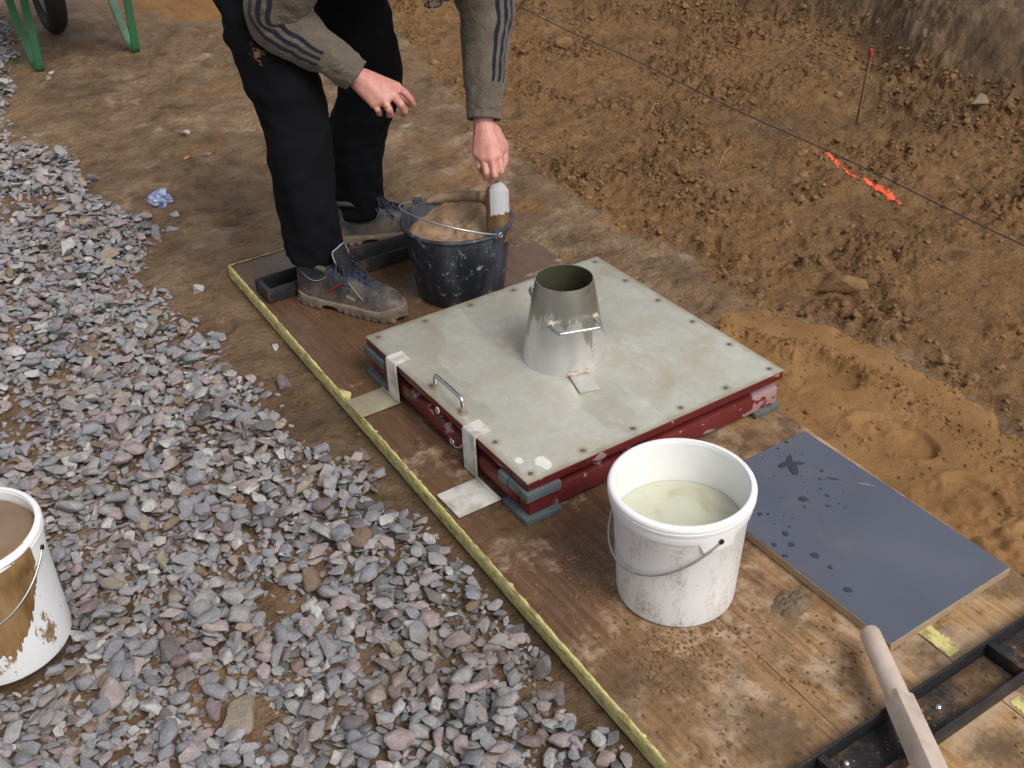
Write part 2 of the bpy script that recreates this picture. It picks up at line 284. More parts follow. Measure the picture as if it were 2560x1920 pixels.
# ------------------------------------------------------------------ mesh helpers
ROOT = {}
def tag(o, label=None, cat=None, group=None, kind=None):
    if label: o['label'] = label
    if cat: o['category'] = cat
    if group: o['group'] = group
    if kind: o['kind'] = kind
    return o
def thing(name, loc, label, cat, group=None):
    o = bpy.data.objects.new(name, None); COL.objects.link(o); o.location = loc; o.empty_display_size = .05
    ROOT[o.name] = Vector(loc); return tag(o, label, cat, group)
def link(name, me, mat=None, parent=None, loc=None):
    """mesh data in world coordinates -> object; vertices are moved relative to its root"""
    if mat is not None and not me.materials: me.materials.append(M[mat] if isinstance(mat, str) else mat)
    o = bpy.data.objects.new(name, me); COL.objects.link(o)
    if parent is not None:
        o.parent = parent; off = ROOT[parent.name]; ROOT[o.name] = off; me.transform(Matrix.Translation(-off))
    else:
        off = Vector(loc or (0, 0, 0)); me.transform(Matrix.Translation(-off)); o.location = off; ROOT[o.name] = off
    return o
def fin(bm, name, mat, parent=None, loc=None, smooth=None, recalc=True):
    if recalc: bmesh.ops.recalc_face_normals(bm, faces=bm.faces)
    me = bpy.data.meshes.new(name); bm.to_mesh(me); bm.free()
    if smooth is not None:
        me.polygons.foreach_set('use_smooth', [True] * len(me.polygons))
        if smooth < 179: me.set_sharp_from_angle(angle=math.radians(smooth))
    return link(name, me, mat, parent, loc)
def box(bm, a, b, bev=0., mat=None, seg=2):
    """axis box between corners a and b, optional bevel and matrix"""
    r = bmesh.ops.create_cube(bm, size=1); vs = r['verts']
    for v in vs: v.co = Vector([(a[i] + b[i]) / 2 + v.co[i] * (b[i] - a[i]) for i in range(3)])
    if bev:
        es = list({e for v in vs for e in v.link_edges})
        g = bmesh.ops.bevel(bm, geom=es, offset=bev, segments=seg, profile=.5, affect='EDGES'); vs = list({v for f in g['faces'] for v in f.verts})
    if mat is not None:
        for v in set(vs): v.co = mat @ v.co
    return vs
def obox(bm, c, ax, ay, az, hx, hy, hz, bev=0.):
    mt = Matrix((ax, ay, az)).transposed().to_4x4(); mt.translation = Vector(c)
    return box(bm, (-hx, -hy, -hz), (hx, hy, hz), bev, mt)
def frame_along(pts, up=Vector((0, 0, 1))):
    out = []
    for i, p in enumerate(pts):
        t = (pts[min(i + 1, len(pts) - 1)] - pts[max(i - 1, 0)]).normalized()
        s = t.cross(up)
        if s.length < 1e-4: s = t.cross(Vector((1, 0, 0)))
        s.normalize(); out.append((t, s, s.cross(t).normalized()))
    return out
def tube(bm, pts, r, seg=8, cap=True, closed=False, up=Vector((0, 0, 1))):
    pts = [Vector(p) for p in pts]; rs = r if isinstance(r, (list, tuple)) else [r] * len(pts); rings = []
    n = len(pts); prev = None
    for i in range(n):
        if closed: t = (pts[(i + 1) % n] - pts[i - 1]).normalized()
        else: t = (pts[min(i + 1, n - 1)] - pts[max(i - 1, 0)]).normalized()
        if prev is None:
            s = t.cross(up)
            if s.length < 1e-3: s = t.cross(Vector((1, .3, 0)))
        else: s = prev - t * prev.dot(t)
        s.normalize(); prev = s; q = t.cross(s)
        rings.append([bm.verts.new(pts[i] + (s * math.cos(2 * math.pi * k / seg) + q * math.sin(2 * math.pi * k / seg)) * rs[i]) for k in range(seg)])
    for i in range(n if closed else n - 1):
        a, b = rings[i], rings[(i + 1) % n]
        for k in range(seg): bm.faces.new((a[k], a[(k + 1) % seg], b[(k + 1) % seg], b[k]))
    if cap and not closed: bm.faces.new(rings[0][::-1]); bm.faces.new(rings[-1])
def lathe(bm, prof, c=(0, 0, 0), seg=64, close=False, wob=0.):
    rings = []
    for (r, z) in prof:
        if r < 1e-6: rings.append([bm.verts.new((c[0], c[1], c[2] + z))])
        else: rings.append([bm.verts.new((c[0] + r * math.cos(2 * math.pi * k / seg), c[1] + r * math.sin(2 * math.pi * k / seg), c[2] + z)) for k in range(seg)])
    L = len(rings)
    for i in range(L if close else L - 1):
        a, b = rings[i], rings[(i + 1) % L]
        for k in range(seg):
            k2 = (k + 1) % seg
            if len(a) == 1 and len(b) == 1: continue
            if len(a) == 1: bm.faces.new((a[0], b[k2], b[k]))
            elif len(b) == 1: bm.faces.new((a[k], a[k2], b[0]))
            else: bm.faces.new((a[k], a[k2], b[k2], b[k]))
def bez(pts, n=8):
    """Catmull-Rom through pts"""
    P = [Vector(p) for p in pts]; P = [2 * P[0] - P[1]] + P + [2 * P[-1] - P[-2]]; out = []
    for i in range(1, len(P) - 2):
        for k in range(n):
            t = k / n; a, b, c, d = P[i - 1:i + 3]
            out.append(.5 * ((2 * b) + (c - a) * t + (2 * a - 5 * b + 4 * c - d) * t * t + (3 * b - a - 3 * c + d) * t ** 3))
    out.append(P[-2]); return out
def interp(x, xs, ys): return float(np.interp(x, xs, ys))
def arrays_mesh(name, V, T, mi=None, mats=(), smooth=True):
    me = bpy.data.meshes.new(name); V = np.asarray(V, np.float32); T = np.asarray(T, np.int32); k = T.shape[1]
    me.vertices.add(len(V)); me.vertices.foreach_set('co', V.ravel())
    me.loops.add(T.size); me.loops.foreach_set('vertex_index', T.ravel())
    me.polygons.add(len(T)); me.polygons.foreach_set('loop_start', np.arange(0, T.size, k, dtype=np.int32))
    for mm in mats: me.materials.append(M[mm])
    if mi is not None: me.polygons.foreach_set('material_index', np.asarray(mi, np.int32))
    me.polygons.foreach_set('use_smooth', np.full(len(T), smooth))
    me.update(calc_edges=True); me.validate(); return me

# ------------------------------------------------------------------ terrain
_perm = np.random.default_rng(5).permutation(512).astype(np.int64)
_perm = np.r_[_perm, _perm, _perm]
def pn(x, y, seed=0):
    xi = np.floor(x).astype(np.int64); yi = np.floor(y).astype(np.int64); fx = x - xi; fy = y - yi
    def g(ix, iy, dx, dy):
        h = _perm[(_perm[(ix + seed * 37) & 511] + iy) & 511] * (2 * math.pi / 512)
        return np.cos(h) * dx + np.sin(h) * dy
    u = fx ** 3 * (fx * (fx * 6 - 15) + 10); v = fy ** 3 * (fy * (fy * 6 - 15) + 10)
    a = g(xi, yi, fx, fy); b = g(xi + 1, yi, fx - 1, fy); c = g(xi, yi + 1, fx, fy - 1); d = g(xi + 1, yi + 1, fx - 1, fy - 1)
    return (a + (b - a) * u) + ((c + (d - c) * u) - (a + (b - a) * u)) * v
def fbm(x, y, f, o=4, g=.5, seed=0):
    s = 0; a = 1.
    for k in range(o): s = s + a * pn(x * f * 2 ** k + 13.7 * k, y * f * 2 ** k + 7.3 * k, seed + k); a *= g
    return s
def sst(a, b, x):
    t = np.clip((x - a) / (b - a), 0, 1); return t * t * (3 - 2 * t)
YB = [-3, -1.5, -.74, -.54, -.34, -.13, .08, .42, .72, 1.17, 2.05, 2.48, 5, 9]
XB = [.70, .70, .76, .79, .82, .78, .68, .72, .69, .72, .90, 1.02, 1.75, 3]
YK = [-4, -1, .41, .9, 1.29, 1.62, 2.29, 3.5, 9]
XK = [2.25, 2.25, 2.31, 2.30, 2.44, 2.48, 2.40, 2.3, 2.2]
YG = [-4, -.91, -.75, -.45, -.13, .07, .33, .59, .85, 1.29, 1.56, 1.86, 2.39, 2.76, 3.2, 4.8, 9]
XG = [-.62, -.56, -.55, -.52, -.51, -.54, -.60, -.59, -.64, -.66, -.50, -.57, -.57, -.70, -.58, -.20, .6]
def masks(x, y):
    wob = fbm(x, y, 4, 3, .5, 3) * .05
    rough = sst(-.03, .05, x - np.interp(y, YB, XB) + wob)
    xk = np.interp(y, YK, XK) + fbm(x, y, 3, 3, .5, 9) * .09
    bank = sst(0, .34, x - xk)
    return rough, bank, xk
def height(x, y):
    rough, bank, xk = masks(x, y)
    near = np.exp(-np.maximum(np.hypot(x - .6, y - 1) - 5, 0) / 3)
    mud = -.032 + (fbm(x, y, 1.3, 3, .5, 1) * .012 + fbm(x, y, 7, 4, .6, 2) * .013) * near
    # trampled dents
    mud = mud - sst(.18, .42, fbm(x, y * 1.6, 6.5, 3, .5, 21)) * .010 * near - sst(.25, .5, fbm(x * .8, y * 1.9, 22, 2, .5, 22)) * .006 * near
    e1 = np.abs(fbm(x, y, 9, 2, .5, 31)); e2 = np.abs(fbm(x, y, 23, 2, .5, 32)); e3 = np.abs(fbm(x, y, 55, 2, .5, 33))
    lump = sst(-.25, .35, fbm(x, y, 2.4, 3, .55, 34))
    lump = lump * (1 - .85 * np.exp(-((x - 1.560 - (y - .312) * .14) / .06) ** 2) * sst(.15, .30, y) * sst(.95, .80, y))
    cl = -.062 + fbm(x, y, 2.0, 3, .5, 30) * .030 + (.034 * e1 + (.046 * e2 + .036 * e3) * (.22 + 1.15 * lump)) * near
    cl = cl + .035 * sst(-.28, -.02, x - xk) * (1 - bank)          # spill at the foot of the bank
    z = mud * (1 - rough) + cl * rough
    z = z + bank * (.30 + fbm(x, y, 3, 4, .55, 40) * .05) + sst(.5, 1.6, x - xk) * .10
    # soil is pressed flat below the boards
    bl = x - .0375 * y
    inb = sst(-.545, -.475, bl) * (1 - sst(.36, .40, bl)) * (1 - sst(1.10, 1.16, y))
    z = z * (1 - inb) + np.minimum(z, -.046) * inb
    # gravel bed
    gm = sst(-.02, .10, np.interp(y, YG, XG) - x)
    z = z * (1 - gm) + (-.040 + fbm(x, y, 2, 3, .5, 50) * .016 * near) * gm
    return z
def axis(lo, hi, step, far, g=1.25):
    a = list(np.arange(lo, hi + step / 2, step)); s = step; v = hi
    while v < far: s *= g; v += s; a.append(v)
    s = step; v = lo; pre = []
    while v > -far: s *= g; v -= s; pre.append(v)
    return np.array(pre[::-1] + a)
def build_ground():
    xs = axis(-1.75, 3.15, .0085, 70); ys = axis(-1.45, 3.6, .0085, 70)
    X, Y = np.meshgrid(xs, ys, indexing='ij'); Z = height(X, Y)
    rough, bank, xk = masks(X, Y)
    nx, ny = X.shape; idx = np.arange(nx * ny).reshape(nx, ny)
    Q = np.stack([idx[:-1, :-1], idx[1:, :-1], idx[1:, 1:], idx[:-1, 1:]], -1).reshape(-1, 4)
    V = np.stack([X, Y, Z], -1).reshape(-1, 3)
    t = np.interp(Y, YB, XB) - X
    pale = sst(.22, .55, fbm(X, Y, 3.2, 5, .65, 60) + .60 * np.exp(-((X - .52) ** 2 / .07 + (Y - 1.25) ** 2 / .6)) - .05) * (1 - rough) * .8
    pale = np.maximum(pale, sst(.12, .3, fbm(X, Y, 5, 3, .6, 66)) * np.exp(-((X - .72) ** 2 / .004 + (Y - .62) ** 2 / .008)))
    ochre = sst(0, .3, 1 - np.hypot((X - .68) / .45, (Y - 4.35) / .75) + fbm(X, Y, 4, 3, .5, 61) * .3)
    ochre = np.maximum(ochre, .8 * sst(.05, .35, fbm(X, Y, 3.2, 3, .5, 64)) * np.exp(-((X - .58) ** 2 / .05 + (Y - .95) ** 2 / .35)))
    ochre = np.maximum(ochre, .35 * sst(.28, .55, fbm(X, Y, 2.4, 4, .5, 62)) * (1 - rough))
    bankm = np.clip(bank * 2.2, 0, 1)
    wet = np.clip(np.exp(-np.abs(X + .53) / .10) * sst(1.0, .2, Y), 0, 1) * .7 + .5 * sst(.2, .55, fbm(X, Y, 1.6, 3, .5, 63)) * (1 - bankm)
    cut = (bank.ravel()[Q] > .02).mean(1) > .5
    for nm, sel in (('ground', ~cut), ('earth_bank', cut)):
        q = Q[sel]; u, inv = np.unique(q, return_inverse=True)
        me = arrays_mesh(nm, V[u], inv.reshape(-1, 4), None, ('mud',), True)
        for an, arr in (('rough', rough), ('ochre', ochre), ('pale', pale), ('bank', bankm), ('wet', wet)):
            at = me.attributes.new(an, 'FLOAT', 'POINT'); at.data.foreach_set('value', arr.ravel()[u].astype(np.float32))
        o = link(nm, me); tag(o, kind='structure')
build_ground()

def build_sand():
    xs = np.arange(.30, .98, .0055); ys = np.arange(-2.0, .16, .0055)
    X, Y = np.meshgrid(xs, ys, indexing='ij'); g = height(X, Y)
    edge = np.interp(Y, YB, XB) - .015 + fbm(X, Y, 9, 4, .55, 70) * .05
    m = sst(0, .055, edge - X) * sst(.0, .07, .035 + .10 * (X - .36) * 0 - Y + fbm(X, Y, 7, 4, .55, 71) * .06 + .10 * sst(.40, .62, X) * sst(.85, .6, X))
    ridge_x = np.interp(Y, [-2, -1.0, -.7, -.45, -.25, -.05, .1], [.62, .63, .62, .64, .62, .54, .45])
    ridge = np.exp(-((X - ridge_x + fbm(X, Y, 8, 3, .5, 72) * .05) / .030) ** 2) * sst(-.75, -.40, Y)
    crumb = np.abs(fbm(X, Y, 30, 3, .6, 73))
    z = -.018 + fbm(X, Y, 4, 3, .5, 74) * .008 + ridge * (.012 + .026 * crumb + .012 * np.abs(fbm(X, Y, 65, 2, .5, 79))) + .012 * crumb * sst(-.02, .35, fbm(X, Y, 5, 3, .5, 75))
    z = z + sst(-.02, -.12, X - ridge_x) * -.004 + sst(-.65, -.95, Y) * np.abs(fbm(X, Y, 16, 3, .55, 78)) * .035
    def dent(cx, cy, rx, ry, rot, d):
        c, s = math.cos(rot), math.sin(rot); u = (X - cx) * c + (Y - cy) * s; v = -(X - cx) * s + (Y - cy) * c
        r = np.hypot(u / rx, v / ry) + fbm(X, Y, 14, 2, .5, 77) * .12
        return -d * sst(1.08, .90, r) + d * .6 * np.exp(-((r - 1.14) / .13) ** 2)
    z = z + dent(.50, -.56, .058, .10, .1, .011) + dent(.47, -.80, .045, .08, -.2, .008) + dent(.55, -.27, .05, .12, .35, .007)
    z = z - .006 * np.exp(-((X - .40 - .22 * (Y + .42)) / .004) ** 2) * sst(-.50, -.45, Y) * sst(-.32, -.37, Y)
    zz = g + (np.maximum(z, g + .004) - g) * m - .012 * (1 - sst(0, .25, m))
    bl = X - .0375 * Y
    onb = 1 - sst(.355, .375, bl); zz = zz * (1 - onb) + np.minimum(zz, -.012) * onb
    nx, ny = X.shape; idx = np.arange(nx * ny).reshape(nx, ny)
    Q = np.stack([idx[:-1, :-1], idx[1:, :-1], idx[1:, 1:], idx[:-1, 1:]], -1).reshape(-1, 4)
    keep = (m.ravel()[Q].max(1) > .01); q = Q[keep]; u, inv = np.unique(q, return_inverse=True)
    global SANDZ
    SANDZ = lambda a, b: float(zz[min(len(xs) - 1, max(0, int((a - .30) / .0055))), min(len(ys) - 1, max(0, int((b + 2.0) / .0055)))])
    V = np.stack([X, Y, zz], -1).reshape(-1, 3)[u]
    me = arrays_mesh('sand', V, inv.reshape(-1, 4), None, ('sand',), True)
    tag(link('sand', me), 'damp ochre sand spread beside the walkway board with footprints in it', 'sand', kind='stuff')
build_sand()
def H(x, y): return float(height(np.array([x]), np.array([y]))[0])

# ------------------------------------------------------------------ stones and clods
def hull_proto(seed, n=15, flat=.6, elong=1.25, bevel=0.):
    r = random.Random(seed); bm = bmesh.new()
    for i in range(n):
        zc = r.uniform(-1, 1); a = r.uniform(0, 2 * math.pi); q = math.sqrt(1 - zc * zc); k = r.uniform(.78, 1.08)
        bm.verts.new((q * math.cos(a) * k * elong, q * math.sin(a) * k, zc * k * flat))
    g = bmesh.ops.convex_hull(bm, input=bm.verts[:])
    bmesh.ops.delete(bm, geom=[v for v in bm.verts if not v.link_faces], context='VERTS')
    bmesh.ops.dissolve_limit(bm, angle_limit=math.radians(14), verts=bm.verts[:], edges=bm.edges[:])
    if bevel: bmesh.ops.bevel(bm, geom=bm.edges[:], offset=bevel, segments=1, affect='EDGES', clamp_overlap=True)
    bmesh.ops.triangulate(bm, faces=bm.faces[:]); bmesh.ops.recalc_face_normals(bm, faces=bm.faces[:])
    bm.verts.ensure_lookup_table()
    bm.normal_update()
    V = np.array([v.co[:] for v in bm.verts]); V = V / np.maximum(1, np.linalg.norm(V / np.array([elong, 1, flat]), axis=1) / 1.08)[:, None]; T = np.array([[v.index for v in f.verts] for f in bm.faces]); bm.free(); return V, T
PROTO = [hull_proto(100 + i, 12 + i % 6, .42 + .05 * (i % 6), 1.08 + .11 * (i % 5)) for i in range(18)]
PROTOB = [hull_proto(100 + i, 12 + i % 6, .42 + .05 * (i % 6), 1.08 + .11 * (i % 5), .07) for i in range(18)]
TONES = ['stone_blue', 'stone_grey', 'stone_pale', 'stone_pink', 'stone_purple', 'stone_tan', 'stone_wet', 'stone_brown']
TNAME = ['blue-grey', 'mid grey', 'pale grey', 'pinkish grey', 'dark purple', 'tan', 'wet dark grey', 'brown muddy']
def rotm(yaw, tx, ty):
    return np.array((Matrix.Rotation(yaw, 3, 'Z') @ Matrix.Rotation(tx, 3, 'X') @ Matrix.Rotation(ty, 3, 'Y')))
_Rn = np.array(_R); _C = np.array(CAM)
def to_px(p):
    q = _Rn @ (np.array(p) - _C); return 1280 + 2800.09 * q[0] / q[2], 960 + 2800.09 * q[1] / q[2], q[2]
LEFTB = (-1.311, -.05, .115)
def build_gravel():
    x0, y0, res = -2.1, -1.45, .004; nxg, nyg = int(2.0 / res), int(7.0 / res)
    gx = x0 + np.arange(nxg) * res; gy = y0 + np.arange(nyg) * res
    GX, GY = np.meshgrid(gx, gy, indexing='ij'); HM = height(GX, GY)
    cand = []
    for phase, (cnt, lo, hi) in enumerate(((36000, .0035, .0075), (19500, .0068, .0122), (8200, .0115, .0172), (1200, .0165, .0250))):
        for _ in range(cnt):
            y = rng.uniform(-1.35, 5.0); ge = np.interp(y, YG, XG); left = -.244 - (4.843 - y) * .228 - .30
            
            if rng.uniform() > (ge - left) / 1.25: continue
            x = rng.uniform(left, ge + .05); cand.append((x, y, rng.uniform(lo, hi), phase))
    C = np.array(cand); x, y = C[:, 0], C[:, 1]; d = np.interp(y, YG, XG) - x
    bare = fbm(x, y, 3.1, 3, .5, 80) + .25 * np.exp(-((x + .80) ** 2 / .02 + (y - 1.98) ** 2 / .05)) * 3
    pr = sst(-.05, .06, d + fbm(x, y, 6, 3, .5, 81) * .07) * (1 - .80 * sst(.30, .48, bare))
    ok = (rng.uniform(0, 1, len(C)) < pr) & (np.hypot(x - LEFTB[0], y - LEFTB[1]) > LEFTB[2] + C[:, 2] * .4) & (np.hypot(x + 1.01, y + .446) > .05) & (x < -.472 + .0375 * y - C[:, 2])
    C = C[ok]; print('stones', len(C))
    items = []
    for (x, y, s, ph) in C:
        k = int(rng.integers(18)); V, T = PROTO[k]
        Rm = rotm(rng.uniform(0, 6.283), rng.normal(0, .28), rng.normal(0, .28))
        W = (V * s * np.array([1.1, 1.0, 1.0])) @ Rm.T; zr = -W[:, 2].min(); hz = W[:, 2].max()
        i, j = int((x - x0) / res), int((y - y0) / res); r = max(1, int(s * .75 / res))
        if i - r < 0 or j - r < 0 or i + r + 1 >= nxg or j + r + 1 >= nyg: continue
        P = HM[i - r:i + r + 1, j - r:j + r + 1]; base = .5 * P.mean() + .5 * P.max()
        if ph < 1: base = P.mean()
        zc = base + zr * .72 - .001
        R2 = int(s * 1.05 / res) + 1
        a, b, c2, d2 = max(0, i - R2), min(nxg, i + R2 + 1), max(0, j - R2), min(nyg, j + R2 + 1)
        dd = ((GX[a:b, c2:d2] - x) ** 2 + (GY[a:b, c2:d2] - y) ** 2) / (s * s)
        HM[a:b, c2:d2] = np.where(dd < 1, np.maximum(HM[a:b, c2:d2], zc + hz * .8 * (1 - dd)), HM[a:b, c2:d2])
        wetz = math.exp(-max(0, np.interp(y, YG, XG) - x) / .12) * (1 if y < .4 else .15)
        tw = np.array([.34, .27, .09, .16, .045, .05, .015 + .32 * wetz, .03]); tone = int(rng.choice(8, p=tw / tw.sum()))
        u, v, dep = to_px((x, y, zc)); vis = 8 < u < 2552 and 8 < v < 1912
        items.append((s / dep if vis else 0, k, Rm, s, (x, y, zc), tone))
    items.sort(key=lambda t: -t[0])
    cache = {}
    for (_, k, Rm, s, p, tone) in items[:300]:
        if (k, tone) not in cache:
            V, T = PROTOB[k]; cache[k, tone] = arrays_mesh('stone', V, T, None, (TONES[tone],), True); cache[k, tone].set_sharp_from_angle(angle=math.radians(40))
        o = bpy.data.objects.new('stone', cache[k, tone]); COL.objects.link(o)
        mt = Matrix([list(r) for r in Rm]).to_4x4() @ Matrix.Diagonal((s * 1.1, s, s, 1)); mt.translation = p; o.matrix_world = mt
        shape = ('flat' if k % 6 < 2 else 'blocky' if k % 6 > 3 else 'angular') + (', longish' if k % 5 > 2 else '')
        px, py = p[0], p[1]; bed = np.interp(py, YG, XG) - px
        if math.hypot(px - LEFTB[0], py - LEFTB[1]) < .30: place = 'in the gravel right beside the splashed bucket'
        elif math.hypot(px + 1.01, py + .446) < .20: place = 'in the gravel around the big tan slab'
        elif math.hypot(px + .411, py - 1.745) < .40: place = 'in the gravel near the blue wrapper'
        elif py > 2.2: place = 'in the gravel towards the wheelbarrow'
        elif bed < .06 and py < .2: place = 'at the gravel edge facing the yellow board edge'
        elif bed < .08: place = 'at the gravel edge along the bare mud'
        elif py > .9: place = 'in the gravel between wrapper and splashed bucket'
        else: place = 'in the open gravel away from bucket and board'
        tag(o, '%s %s crushed stone %s' % (TNAME[tone], shape, place), 'stone', 'larger crushed stones of the gravel strip')
    Vs, Ts, Ms = [], [], []; off = 0
    for (_, k, Rm, s, p, tone) in items[300:]:
        V, T = PROTO[k]; Vs.append((V * s * np.array([1.1, 1, 1])) @ Rm.T + np.array(p)); Ts.append(T + off); Ms.append(np.full(len(T), tone)); off += len(V)
    me = arrays_mesh('gravel', np.concatenate(Vs), np.concatenate(Ts), np.concatenate(Ms), TONES, True); me.set_sharp_from_angle(angle=math.radians(36))
    tag(link('gravel', me), 'crushed grey and pinkish gravel lying along the muddy path', 'gravel', kind='stuff')
    return HM, x0, y0, res
GH, GX0, GY0, GRES = build_gravel()
def gravel_h(x, y): return float(GH[int((x - GX0) / GRES), int((y - GY0) / GRES)])

def rock(name, seed, p, dims, yaw, mat, label, cat='stone', group=None, tilt=(0, 0), sink=.25, sub=True, z=None):
    """one individually shaped stone: hull, bevelled, roughened"""
    V, T = hull_proto(seed, 14, 1, 1, .10); bm = bmesh.new(); vs = [bm.verts.new(v) for v in V]
    for t in T: bm.faces.new([vs[i] for i in t])
    if sub: bmesh.ops.subdivide_edges(bm, edges=bm.edges[:], cuts=1, use_grid_fill=True)
    for v in bm.verts: v.co += v.co.normalized() * mnoise.noise(v.co * 2.3 + Vector((seed, 0, 0))) * .09
    for v in bm.verts: v.co = Vector((v.co.x * dims[0] / 2, v.co.y * dims[1] / 2, v.co.z * dims[2] / 2))
    bm.transform((Matrix.Rotation(yaw, 4, 'Z') @ Matrix.Rotation(tilt[0], 4, 'X') @ Matrix.Rotation(tilt[1], 4, 'Y')))
    zl = min(v.co.z for v in bm.verts); g = H(*p) if z is None else z
    bm.transform(Matrix.Translation((p[0], p[1], g - zl - dims[2] * sink)))
    return tag(fin(bm, name, mat, None, (p[0], p[1], g), 28), label, cat, group)
rock('stone', 501, (-1.01, -.446), (.125, .082, .045), .95, 'stone_tan', 'largest stone of the gravel strip, flat and tan, five-sided', z=gravel_h(-1.0, -.42) - .004, tilt=(.12, .1))
rock('stone', 502, (-.797, -.268), (.060, .036, .022), .1, 'stone_pale', 'flat white oval stone lying on top of the gravel', z=gravel_h(-.797, -.268) - .003)
for a in (((-.12, 2.31), (.042, .032, .024), 'stone_pale', 'pale cream stone alone on the mud behind the cigarette stub'),
          ((-.13, 2.06), (.032, .050, .026), 'stone_grey', 'light grey pointed stone alone on the mud near the cigarette stub'),
          ((-.53, 1.07), (.045, .042, .038), 'stone_pale', 'rounded pale grey stone on the mud between gravel and board corner'),
          ((-.47, .67), (.042, .024, .018), 'stone_pale', 'small white flat stone on the mud close to the yellow board edge'),
          ((-.53, .48), (.070, .055, .038), 'stone_purple', 'dark purple rounded stone half sunk in mud by the yellow edge'),
          ((-.37, 3.36), (.040, .034, .024), 'stone_tan', 'yellowish stone on the mud in front of the wheelbarrow foot'),
          ((-.34, 3.44), (.034, .026, .02), 'stone_pale', 'small whitish stone on the mud right beside the wheelbarrow foot'),
          ((-.49, 1.65), (.055, .045, .036), 'stone_pink', 'pink stone at the gravel edge below the blue wrapper'),
          ((-.41, 1.62), (.050, .032, .030), 'stone_pale', 'pale stone on the mud just right of the pink one below the blue wrapper'),
          ((-.45, 1.54), (.060, .028, .022), 'stone_grey', 'long grey stone at the gravel edge below the blue wrapper'),
          ((-.455, -.52), (.058, .045, .036), 'stone_purple', 'purple-brown stone lying alone against the yellow board edge'),
          ((-.50, .10), (.050, .046, .036), 'stone_purple', 'dark reddish stone at the gravel edge next to the near steel foot plate')):
    rock('stone', int(abs(a[0][0]) * 1000 + abs(a[0][1]) * 77), a[0], a[1], random.uniform(0, 3), a[2], a[3], sink=.18)
rock('mud_clod', 611, (.947, .002), (.150, .095, .075), -.5, 'clod', 'big elongated brown clod of soil behind the sand', 'clod', sink=.2)
rock('mud_clod', 612, (1.62, 2.28), (.12, .11, .085), .3, 'clod', 'round fist-sized brown clod at the far end of the cord', 'clod', sink=.15)
rock('stone', 613, (2.28, .60), (.09, .075, .05), .3, 'stone_brown', 'brown round stone stuck in soil at the foot of the bank', sink=.3)
rock('stone', 615, (2.76, .90), (.16, .11, .05), .2, 'stone_pale', 'flat pale stone lying on top of the earth bank', sink=.35)
rock('stone', 616, (2.95, .78), (.20, .12, .05), .9, 'stone_grey', 'broad grey stone lying on top of the earth bank', sink=.35)

def sand_crumbs():
    Vs, Ts = [], []; off = 0
    for _ in range(1500):
        y = rng.uniform(-1.1, .02); t = rng.uniform()
        if t < .45: x = np.interp(y, [-2, -1.0, -.7, -.45, -.25, -.05, .1], [.62, .63, .62, .64, .62, .54, .45]) + rng.normal(0, .022)
        elif t < .7: x = np.interp(y, YB, XB) - .03 + rng.normal(0, .02)
        else: x = rng.uniform(.38, .72)
        if x < .375 + .0375 * y + .005: continue
        s = .0014 + .0055 * rng.uniform() ** 3; z = max(H(x, y), -.020) + (.010 if t < .45 else 0.)
        V, T = PROTO[int(rng.integers(18))]; Rm = rotm(rng.uniform(0, 6.28), rng.normal(0, .5), rng.normal(0, .5))
        Vs.append((V * s) @ Rm.T + np.array((x, y, SANDZ(x, y) + s * .2))); Ts.append(T + off); off += len(V)
    tag(link('sand_crumbs', arrays_mesh('sand_crumbs', np.concatenate(Vs), np.concatenate(Ts), None, ('sand',), True)), 'small lumps of damp sand lying loose on the sand strip', 'sand', kind='stuff')
sand_crumbs()
